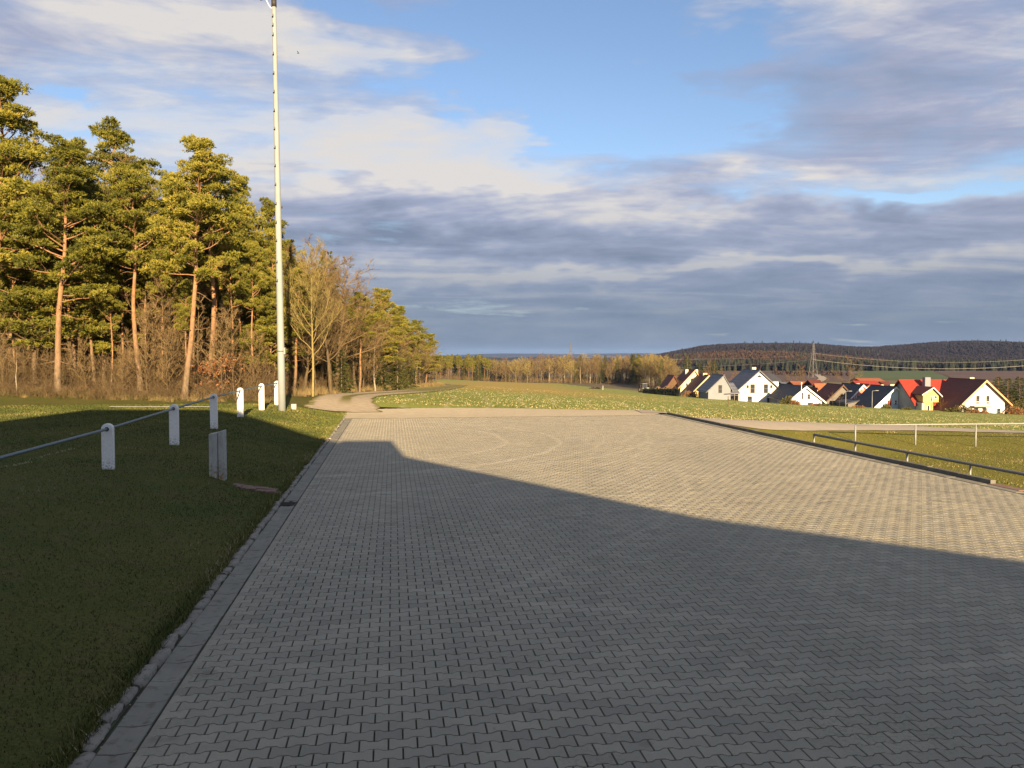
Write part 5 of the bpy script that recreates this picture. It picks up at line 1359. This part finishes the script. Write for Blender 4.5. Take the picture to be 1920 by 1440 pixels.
f_.box(pa.x - oH.x, pb.x - oH.x, -1.4, -1.33, pb.z - oH.z + 1.0, pb.z - oH.z + 1.06).build('balustrade', M['frame_w'], hH)
MB().add([(gH[0] * .55, 5, 0), (gH[0] * .55 + .7, 5, 0), (gH[0] * .55 + .7, 6.1, 0), (gH[0] * .55, 6.1, 0)], [(0, 1, 2, 3)])
# roofs deeper in the village
def low_house(label, u0, u1, vt, ve, Y_, rm, wm='w_cream'):
    a, b_ = at(u0, ve, Y_), at(u1, ve, Y_); zt = at(u0, vt, Y_).z; zb = zz(a.x, Y_) - 1; O = Vector((a.x, Y_, zb)); h = empty('village_house', O, 0, label, 'house', 'houses at the village edge')
    Lx = b_.x - a.x; ze = a.z - zb; zr = zt - zb
    MB().box(0, Lx, 0, 8, -2, ze).build('wall', M[wm], h)
    V = []
    for x_ in (-.4, Lx + .4): V += [(x_, -.5, ze - .1), (x_, 4, zr), (x_, 8.5, ze - .1), (x_, 4, zr - .3)]
    MB().add(V, [(0, 4, 5, 1), (1, 5, 6, 2), (0, 1, 3), (1, 2, 3), (4, 7, 5), (5, 7, 6), (0, 3, 7, 4), (3, 2, 6, 7)]).build('roof', M[rm], h)
low_house('low house with long orange roof behind the low white house', 1492, 1527, 715.5, 723, 232, 'roof_orange')
low_house('pale low house with white walls left of the long orange roof', 1472, 1490, 717, 722, 240, 'roof_slate', 'w_white')
low_house('house with dark brown roof between the orange roof and the big brown tree', 1527, 1545, 713, 724, 222, 'roof_brown')
low_house('house with wide brown and orange roof beside the big brown bare tree', 1540, 1572, 720, 748, 202, 'roof_orange', 'wood')
low_house('barn with orange ridge behind the pink house', 1617, 1658, 709.5, 715, 222, 'roof_orange')
low_house('dark red roof below the orange-ridged barn', 1613, 1652, 714.5, 725, 214, 'roof_red')
low_house('small gabled roof peeping left of the bright red roof', 1664, 1676, 716, 724, 215, 'roof_brown')

# street lamps and flag pole
def lamp(label, u, vt, vb, Y_, hm, white=False):
    b_ = at(u, vb, Y_); tpz = at(u, vt, Y_).z - b_.z; o = empty('street_lamp' if not white else 'flag_pole', b_, 0, label, 'lamp' if not white else 'pole')
    MB().tube([(0, 0, -1), (0, 0, tpz)], [.075, .05], 8).build('pole', M[hm], o, smooth=True)
    if not white:
        MB().tube([(0, 0, tpz), (.9, 0, tpz + .08)], .035, 6).build('arm', M[hm], o); MB().box(.6, 1.25, -.12, .12, tpz + .02, tpz + .14).build('lamp_head', M['galv'], o, bevel=.03)
    else: MB().box(-.12, .12, -.12, .12, tpz + .003, tpz + .28).build('finial', M[hm], o, bevel=.05)
lamp('white slender pole in front of the low white house', 1502.3, 719.5, 762, 169, 'frame_w', True)
lamp('grey street lamp in front of the pink house', 1585.5, 734, 768, 168, 'galv')
lamp('grey street lamp between the pink house and the tall white house', 1635, 733, 769, 162, 'galv')

# village trees and shrubs
vt_ = [('bare_tree', 'bare_c', 1592, 671, 215, 1.25, 'large brown bare tree rising above the village roofs'), ('bare_tree', 'bare_a', 1504, 684, 250, 1.2, 'bare tree standing before the brown field left of the pylon'),
       ('bare_tree', 'bare_c', 1562, 735, 176, 1.1, 'small pale street tree left of the first street lamp'), ('bare_tree', 'bare_c', 1574, 737, 175, 1.1, 'second small pale street tree next to the first street lamp'),
       ('bare_tree', 'bare_c', 1765, 743, 154, 1.2, 'small bare tree between the red house and the right white house'), ('bare_tree', 'bare_c', 1272, 712, 205, 1.1, 'pale bare tree in front of the cream house'),
       ('bare_tree', 'bare_a', 1258, 722, 205, 1.2, 'low bare tree at the left end of the village'), ('bare_tree', 'bare_a', 1285, 728, 204, 1.2, 'low bare fruit tree before the yellow house'),
       ('spruce_tree', 'spruce_a', 1289, 667, 262, 1.3, 'dark spruce behind the cream house'), ('spruce_tree', 'spruce_a', 1339, 676, 250, 1.4, 'dark spruce between the outbuilding and the rusty wood'), ('spruce_tree', 'spruce_a', 1312, 680, 262, 1.3, 'spruce behind the orange roof'),
       ('bare_tree', 'bare_b', 1326, 676, 270, 1.2, 'golden bare tree between the two dark spruces'), ('bare_tree', 'bare_a', 1378, 694, 235, 1.2, 'round golden bare tree behind the lean-to roof'), ('bare_tree', 'bare_b', 1352, 690, 238, 1.2, 'bare tree behind the grey outbuilding'),
       ('bare_tree', 'bare_c', 1548, 706, 232, 1.2, 'brown bare tree left of the large one above the roofs'), ('bare_tree', 'bare_c', 1618, 704, 232, 1.1, 'bare tree right of the large brown one'),
       ('bare_tree', 'bare_a', 1475, 700, 260, 1.2, 'small bare tree on the brown field behind the white house wing'), ('bare_tree', 'bare_c', 1895, 745, 147, 1.2, 'bare shrubby tree at the right corner of the rightmost house'),
       ('spruce_tree', 'spruce_a', 1872, 706, 172, 2.0, 'broad evergreen rising behind the rightmost house'), ('spruce_tree', 'spruce_a', 1890, 709, 168, 2.3, 'second broad evergreen right of the rightmost house'), ('spruce_tree', 'spruce_a', 1912, 706, 170, 2.4, 'evergreen at the right edge of the picture'),
       ('spruce_tree', 'spruce_a', 1930, 712, 166, 1.7, 'evergreen half outside the right edge')]
for nm, key, u, v_, Y_, w, lb in vt_: tree_px(nm, key, u, v_, Y_, w, random.uniform(0, 6), lb)


def bush(name, label, u, v, Y_, sx, sz, mt, n=260, ln=.3, wd=.12, cat='bush'):
    p = at(u, v, Y_); rr = np.random.default_rng(int(u)); o = empty(name, (p.x, Y_, zz(p.x, Y_) if False else p.z), 0, label, cat)
    v_ = rr.normal(size=(n, 3)); v_ /= np.linalg.norm(v_, axis=1)[:, None]; v_[:, 2] = np.abs(v_[:, 2]); C = v_ * np.array([sx, .9, sz]) * rr.uniform(.4, 1, (n, 1))
    V, Fc = needles(rr, C, v_, ln, wd, 4); link('foliage', npmesh('foliage', V, Fc, mt, tone=np.repeat(rr.random(n), 12)), o)
    tb = Tubes()
    for k in range(6): tb.add([[0, 0, -.6], [rr.normal(0, sx * .4), 0, sz * .8]], [.03, .01], 4)
    V, Fc = tb.get(); link('stem', npmesh('stem', V, Fc, M['twig']), o)
M['shrub_rust'] = foliage('rusty_shrub_leaves', [(0, (0.16, 0.09, 0.04)), (1, (0.30, 0.16, 0.07))]); M['shrub_olive'] = foliage('olive_shrub_leaves', [(0, (0.07, 0.07, 0.02)), (1, (0.15, 0.13, 0.04))])
for k, (u, v, Y_, sx, sz, mt, lb) in enumerate([
    (1478, 760, 168, 1.8, 1.9, 'shrub_olive', 'olive garden shrub left of the low white house'), (1490, 762, 167, 1.2, 1.2, 'shrub_rust', 'brownish shrub under the window of the low white house'),
    (1532, 765, 167, 1.6, .9, 'shrub_rust', 'low rusty shrub at the right corner of the low white house'), (1545, 767, 166, 1.8, 1.1, 'shrub_olive', 'green shrub below the dark brown roof'),
    (1608, 770, 160, 2.0, 1.0, 'shrub_rust', 'brown shrub in front of the pink house'), (1661, 771, 160, 1.0, 1.5, 'shrub_olive', 'dark round shrub against the tall white house'),
    (1786, 777, 146, 1.8, 1.3, 'shrub_olive', 'dark green shrub left of the rightmost house'), (1803, 777, 145, 1.9, 1.8, 'shrub_olive', 'larger green shrub at the left corner of the rightmost house'),
    (1822, 779, 144, 2.1, 1.0, 'shrub_rust', 'orange-brown shrub below the balcony'), (1840, 780, 143.5, 2.0, .9, 'shrub_rust', 'second orange-brown shrub below the balcony'),
    (1900, 778, 143, 2.2, 1.4, 'shrub_rust', 'brown thicket right of the rightmost house'), (1368, 757, 183, 2.2, .9, 'shrub_olive', 'low shrub before the lean-to posts'),
    (1111, 733, 240, 1.4, 1.1, 'wood_rust', 'reddish lone bush at the far edge of the field'), (1121, 732, 242, 1.0, .9, 'wood_rust', 'smaller reddish bush right of the lone bush'),
    (1295, 744, 200, 2.6, 1.4, 'shrub_rust', 'brown bush in front of the cream house'), (1700, 773, 153, 1.2, .9, 'shrub_olive', 'small shrub at the shade-grey gable of the red house'), (1918, 772, 150, 2.2, 2.5, 'shrub_olive', 'dark shrub at the right picture edge')]):
    bush('bush', lb, u, v, Y_, sx, sz, M[mt])
# dark hedge left of the village
a, b_ = at(1206, 737, 212), at(1272, 745, 196); n = 3200; rr = np.random.default_rng(4); f = rr.random(n)
C = np.stack([a.x + (b_.x - a.x) * f, 212 - 16 * f + rr.uniform(-.7, .7, n), rr.uniform(0, 1, n) * (1.0 + .8 * f)], 1); C[:, 2] += Z(C[:, 0], C[:, 1])
hed = empty('hedge', (a.x, 212, zz(a.x, 212)), 0, 'long dark clipped hedge at the field edge left of the village', 'hedge')
V, Fc = needles(rr, C - np.array(hed.location), rr.normal(size=(n, 3)), .3, .13, 4); link('foliage', npmesh('foliage', V, Fc, M['wood_dark'], tone=np.repeat(rr.random(n), 12)), hed)
ho = MB(); P_ = [Vector((a.x + (b_.x - a.x) * k / 8, 212 - 2 * k, 0)) for k in range(9)]
for k in range(8):
    p, q_ = P_[k], P_[k + 1]; z0, z1 = zz(p.x, p.y), zz(q_.x, q_.y); t0, t1 = .9 + .1 * k, 1.0 + .1 * k; L0 = hed.location
    ho.add([tuple(Vector(c) - L0) for c in ((p.x - .0, p.y - .4, z0 - .3), (q_.x, q_.y - .4, z1 - .3), (q_.x, q_.y + .5, z1 - .3), (p.x, p.y + .5, z0 - .3), (p.x, p.y - .4, z0 + t0), (q_.x, q_.y - .4, z1 + t1), (q_.x, q_.y + .5, z1 + t1), (p.x, p.y + .5, z0 + t0))],
           [(0, 3, 2, 1), (4, 5, 6, 7), (0, 1, 5, 4), (2, 3, 7, 6)])
ho.build('core', M['roof_black'], hed)

# tractor seen from the front, wood heap, marker post
p = at(1209, 735.5, 222); tz = zz(p.x, 222); p.z = tz
tr = empty('tractor', p, .3, 'small grey tractor with dark cab parked at the end of the field', 'tractor')
M['tyre'] = mat('tyre', (.02, .02, .02), .8)[0]; M['tr_body'] = mat('tractor_paint', (.16, .17, .16), .5)[0]
MB().box(-.4, .4, -1.9, -.1, .8, 1.55).build('bonnet', M['tr_body'], tr, bevel=.06)
MB().box(-.7, .7, -.1, 1.3, .75, 1.4).build('body', M['tr_body'], tr, bevel=.04)
for sx in (-.62, .62):
    for sy in (0, 1.25): MB().box(sx - .05, sx + .05, sy - .05, sy + .05, 1.41, 2.45).build('cab_post', M['frame_d'], tr)
MB().box(-.6, .6, .02, 1.2, 1.42, 2.43).build('cab_glass', M['glass'], tr); MB().box(-.75, .75, -.12, 1.4, 2.46, 2.6).build('cab_roof', M['tr_body'], tr, bevel=.05)
for sx in (-1, 1):
    for (yy, rr_, w_) in ((1.0, .8, .22), (-1.5, .5, .16)):
        wh = MB().tube([(sx * .95 - w_, yy, rr_), (sx * .95 + w_, yy, rr_)], rr_, 18).build('wheel', M['tyre'], tr)
        MB().tube([(sx * (.95 + w_ + .01) - .02, yy, rr_), (sx * (.95 + w_ + .01) + .02, yy, rr_)], rr_ * .5, 12).build('rim', M['w_ochre'], wh)
p = at(1130.5, 731, 225)
mk = tag(MB().tube([(0, 0, -.3), (0, 0, 1.2)], .04, 8).build('marker_post', M['frame_w']), 'thin white marker post standing alone in the field', 'post'); mk.location = (p.x, 225, zz(p.x, 225))
for k, (u, w_, lb) in enumerate(((1248, 5.5, 'long heap of stacked firewood by the hedge'), (1232, 3.2, 'low heap of brushwood beside the tractor'))):
    p = at(u, 735, 222); hp = empty('wood_heap', (p.x, 222, zz(p.x, 222)), 0, lb, 'wood heap'); rr = np.random.default_rng(k)
    lg = MB().tube([(-.9, 0, 0), (.9, 0, 0)], .16, 7).mesh('log', M['pine_bark'])
    for i in range(70):
        f = rr.uniform(-1, 1); o = link('log', lg, hp, (f * w_ / 2, rr.uniform(-.8, .8), rr.random() * (1.9 - 1.5 * abs(f)) + .1)); o.rotation_euler = (rr.normal(0, .25), rr.normal(0, .25), rr.uniform(-.6, .6) + 1.2)
for (u, vt, vb, Y_, lb) in ((1365, 757, 777, 75, 'thin brown stake standing in the crop field before the grey outbuilding'),):
    p = at(u, vb, Y_); mk = tag(MB().tube([(0, 0, -.3), (0, 0, .95)], .03, 6).build('stake', M['wood']), lb, 'stake'); mk.location = (p.x, Y_, zz(p.x, Y_))

# ------------------------------------------------------------------ pylons and wires
M['steel_far'] = mat('weathered_pylon_steel', (.13, .13, .125), .6)[0]
def pylon(label, u, vt, vb, Y_, wb, arms=True, mt='galv'):
    b_ = at(u, vb, Y_); h = at(u, vt, Y_).z - b_.z; o = empty('power_pylon', b_, 0.35, label, 'pylon'); mb = MB(); n = 11
    wd = lambda f: wb * (1 - f) ** 1.3 / 2 + .22
    zs = [h * (1 - (1 - k / n) ** 1.25) for k in range(n + 1)]
    for sx in (-1, 1):
        for sy in (-1, 1): MB().tube([(sx * wd(z / h), sy * wd(z / h), z) for z in zs], .09, 4).build('leg', M[mt], o)
    for k in range(n):
        w0, w1 = wd(zs[k] / h), wd(zs[k + 1] / h)
        for s_ in (-1, 1):
            mb.tube([(-w0, s_ * w0, zs[k]), (w1, s_ * w1, zs[k + 1])], .03, 3); mb.tube([(w0, s_ * w0, zs[k]), (-w1, s_ * w1, zs[k + 1])], .03, 3)
            mb.tube([(s_ * w0, -w0, zs[k]), (s_ * w1, w1, zs[k + 1])], .03, 3); mb.tube([(-w1, s_ * w1, zs[k + 1]), (w1, s_ * w1, zs[k + 1])], .03, 3)
    mb.build('lattice', M[mt], o)
    if arms:
        for za, la in ((.50, 2.6), (.66, 2.2), (.82, 1.5)):
            am = MB()
            for s_ in (-1, 1): am.tube([(0, 0, h * za), (0, s_ * la, h * za + .1)], .09, 3); am.tube([(0, 0, h * za + .9), (0, s_ * la, h * za + .1)], .06, 3)
            am.build('crossarm', M[mt], o)
    return b_, h
pylon('tall lattice power pylon standing on the brown field before the hill', 1524.5, 643, 712, 430, 3.4, mt='steel_far')
pylon('slim pale lattice mast rising behind the distant tree line', 1069.5, 642.5, 690, 560, 2.2, mt='steel_far')
M['wire'] = mat('wire_bundle', (.30, .30, .28), .6)[0]
def wire(label, pts, r_):
    P_ = [at(u, v, Y_) for u, v, Y_ in pts]; P0 = P_[0]
    # smooth quadratic sag through the three given points
    out_ = []
    for k in range(33):
        s_ = k / 32; a_, b1, c1 = P_; m_ = b1 * 2 - (a_ + c1) * .5; out_.append(tuple(a_ * (1 - s_) ** 2 + m_ * 2 * s_ * (1 - s_) + c1 * s_ ** 2 - P0))
    o = MB().tube(out_, r_, 4).build('power_line', M['wire']); o.location = P0; tag(o, label, 'power line', 'power lines across the valley')
wire('lower power line running left from the tall pylon', [(1524, 674, 430), (1400, 684, 480), (1240, 690, 560)], 0.072)
wire('upper power line running left from the tall pylon', [(1524, 662, 430), (1400, 672, 480), (1210, 673, 560)], 0.050)
wire('lower power line sagging right from the tall pylon', [(1524, 674, 430), (1735, 691, 400), (1965, 682, 380)], 0.077)
wire('upper power line sagging right from the tall pylon', [(1524, 662, 430), (1735, 678.8, 400), (1965, 671, 380)], 0.039)
wire('power line crossing above the distant tree line', [(1069, 664, 560), (1010, 677, 520), (960, 680, 480)], 0.039)
wire('power line from the slim mast towards the hill', [(1069, 661, 560), (1190, 672, 580), (1310, 673, 600)], 0.033)

# ------------------------------------------------------------------ grass, crop and litter
def blades(name, x, y, hgt_, wdt, mt, seed, zoff=0.0, tmean=.45, ts=.2, parent=None, lean=.6):
    r = np.random.default_rng(seed); n = len(x); a = r.uniform(0, 2 * PI, n); h = hgt_ * r.uniform(.5, 1.3, n); w = wdt * r.uniform(.6, 1.3, n) / 2
    tmean = tmean + .24 * np.sin(x * 1.1 + 1.7 * np.sin(y * .55)) * np.sin(y * .8 + np.sin(x * .7)) + .13 * np.sin(x * 3.1 + np.sin(y * 2.3) * 2) * np.sin(y * 2.7 + 1.1); z_ = Z(x, y) + zoff; ca, sa = np.cos(a), np.sin(a); b2 = a + r.normal(1.57, .5, n); ll = r.uniform(.1, lean, n) * h
    A = np.stack([x - ca * w, y - sa * w, z_ - .004], 1); B_ = np.stack([x + ca * w, y + sa * w, z_ - .004], 1); C = np.stack([x + np.cos(b2) * ll, y + np.sin(b2) * ll, z_ + h], 1)
    V = np.stack([A, B_, C], 1).reshape(-1, 3); tn = np.repeat(np.clip(r.normal(tmean, ts, n), 0, 1), 3)
    return tag(link(name, npmesh(name, V, np.arange(3 * n).reshape(-1, 3), mt, tone=tn)), kind='stuff')
r = np.random.default_rng(41)
n = 330000; Tq = 3.0 + 34 * r.random(n) ** 1.7; dq = 15 * r.random(n) ** 1.35 - .03
x, y = dt(-2.12 - dq, Tq); k = (np.abs(x / y) < .69) & (y > 4.2)
pn = np.sin(x * 1.7 + np.sin(y * 1.3)) * np.sin(y * 1.1 + 1.3 * np.sin(x * .9)); k &= r.random(n) < .8 + .2 * pn
x, y = x[k], y[k]
blades('grass', x, y, .022 + .0006 * y, .007 + .0006 * y, M['blade'], 1, .012, tmean=.42, ts=.17, lean=1.3)
# longer tufts hanging over the kerb stones
n = 9000; x, y = dt(-2.13 - np.abs(r.normal(0, .07, n)) + .03, 3 + 31 * r.random(n) ** 1.2); blades('kerb_grass', x, y, .07, .011, M['blade'], 2, .02, tmean=.5, ts=.22, lean=1.2)
n = 60000; x = r.uniform(8, 34, n); y = r.uniform(12, 46, n); D = KY * x - KX * y; k = (D > 12.56) & (x / y < .68) & (y < np.interp(x, [p[0] for p in PATH], [p[1] for p in PATH]) - 1.7)
blades('rough_grass', x[k], y[k], .035, .03, M['blade'], 3, 0, tmean=.68, ts=.06, lean=1.6)
n = 16000; y = 41 + 110 * r.random(n) ** 2.2; x = r.uniform(-.16, .7, n) * y; ok = (y > np.array([field_front(v) for v in x]) + 1.8) & (x > -8.2)
ok &= (np.abs(((x + 1.2 * np.sin(y / 35)) * 2.2) % 1 - .5) < .36); blades('crop', x[ok], y[ok], .05, .09, M['blade'], 4, .01, tmean=.72, ts=.1, lean=2.0)
m_, T_, b = mat('pale_straw_litter', (.33, .30, .17), .8, .1); M['litter'] = m_
n = 15000; y = 40.5 + 95 * r.random(n) ** 1.7; x = r.uniform(-.17, .7, n) * y; ok = (y > np.array([field_front(v) for v in x]) + 1.7) & (x > -8) & (np.sin(x / 5 + y / 9) + r.normal(0, .7, n) > -.6)
ok &= y < np.interp(x, [p[0] for p in FAR], [p[1] for p in FAR]) * .9
blades('straw_litter', x[ok], y[ok], .04, .06, M['litter'], 5, .01, lean=1.0)


def flakes(name, D, T, s_, seed, z_=.006):
    r = np.random.default_rng(seed); n = len(D); x, y = dt(D, T); a = r.uniform(0, 6.28, n); s_ = s_ * r.uniform(.5, 1.4, n)
    zb = np.where(D < -2.1, Z(x, y) + .03, z_); V = []
    for (dx, dy, dz) in ((-1, -.5, 0), (1, -.35, .25), (.8, .5, 0), (-.7, .45, .3)):
        V.append(np.stack([x + (np.cos(a) * dx - np.sin(a) * dy) * s_, y + (np.sin(a) * dx + np.cos(a) * dy) * s_, zb + dz * s_], 1))
    V = np.stack(V, 1).reshape(-1, 3); tag(link(name, npmesh(name, V, np.arange(4 * n).reshape(-1, 4), M['litter'])), kind='stuff')
flakes('leaf_litter', np.concatenate([r.uniform(-9, -2.2, 70), DL - .27 + r.normal(0, .02, 60), DL + .0 + r.normal(0, .02, 18), r.uniform(DL, DR, 110)]),
       np.concatenate([4 + 18 * r.random(70) ** 1.4, 3 + 14 * r.random(60), 3.5 + 8 * r.random(18), 3 + 20 * r.random(110) ** 1.5]), .011, 6)
# chalk line of the pitch
P_ = [(-18.5, 33.9), (-14.2, 33.6)]
ribbon('pitch_line', [(-17, 33.3), (-12.2, 33.3)], [.28, .28], M['white_paint'], .05, n=20, edge=0.02)
for (u0, v0, u1, v1) in ((-20, 892, 60, 872), (60, 871, 140, 846)):
    a, b_ = gnd(u0, v0, .42), gnd(u1, v1, .46)
    rr = np.random.default_rng(3); n = 60; f = rr.random(n); D = []; 
    x = a.x + (b_.x - a.x) * f + rr.normal(0, .02, n); y = a.y + (b_.y - a.y) * f + rr.normal(0, .03, n); blades('chalk_marks', x, y, .035, .035, M['litter'], 8, .02)
# a bird high above the field
p = at(559, 100, 90)
bd = MB().tube([(-.12, 0, 0), (0, 0, .02), (.16, 0, 0)], [.01, .05, .01], 6); bd.add([(0, 0, .03), (.09, 0, .03), (.02, .38, .12), (-.05, .36, .12)], [(0, 1, 2, 3)]); bd.add([(0, 0, .03), (.09, 0, .03), (.02, -.38, .12), (-.05, -.36, .12)], [(0, 1, 2, 3)])
o = bd.build('bird', M['black']); o.location = p; tag(o, 'tiny dark bird flying in the sky right of the mast', 'bird')
# ------------------------------------------------------------------ air over the valley
hm = bpy.data.materials.new('thin_haze'); hm.use_nodes = True; ht = hm.node_tree; ht.nodes.clear()
pv = ht.nodes.new('ShaderNodeVolumePrincipled'); pv.inputs['Color'].default_value = (0.30, 0.50, 1.0, 1); pv.inputs['Density'].default_value = 5e-5
ht.links.new(pv.outputs[0], ht.nodes.new('ShaderNodeOutputMaterial').inputs['Volume'])
hz_ = MB().box(-9800, 9800, -3300, 11500, -25, 75).build('haze', hm); hz_['kind'] = 'stuff'
print('tris', sum(len(m_.polygons) for m_ in bpy.data.meshes if m_.users))
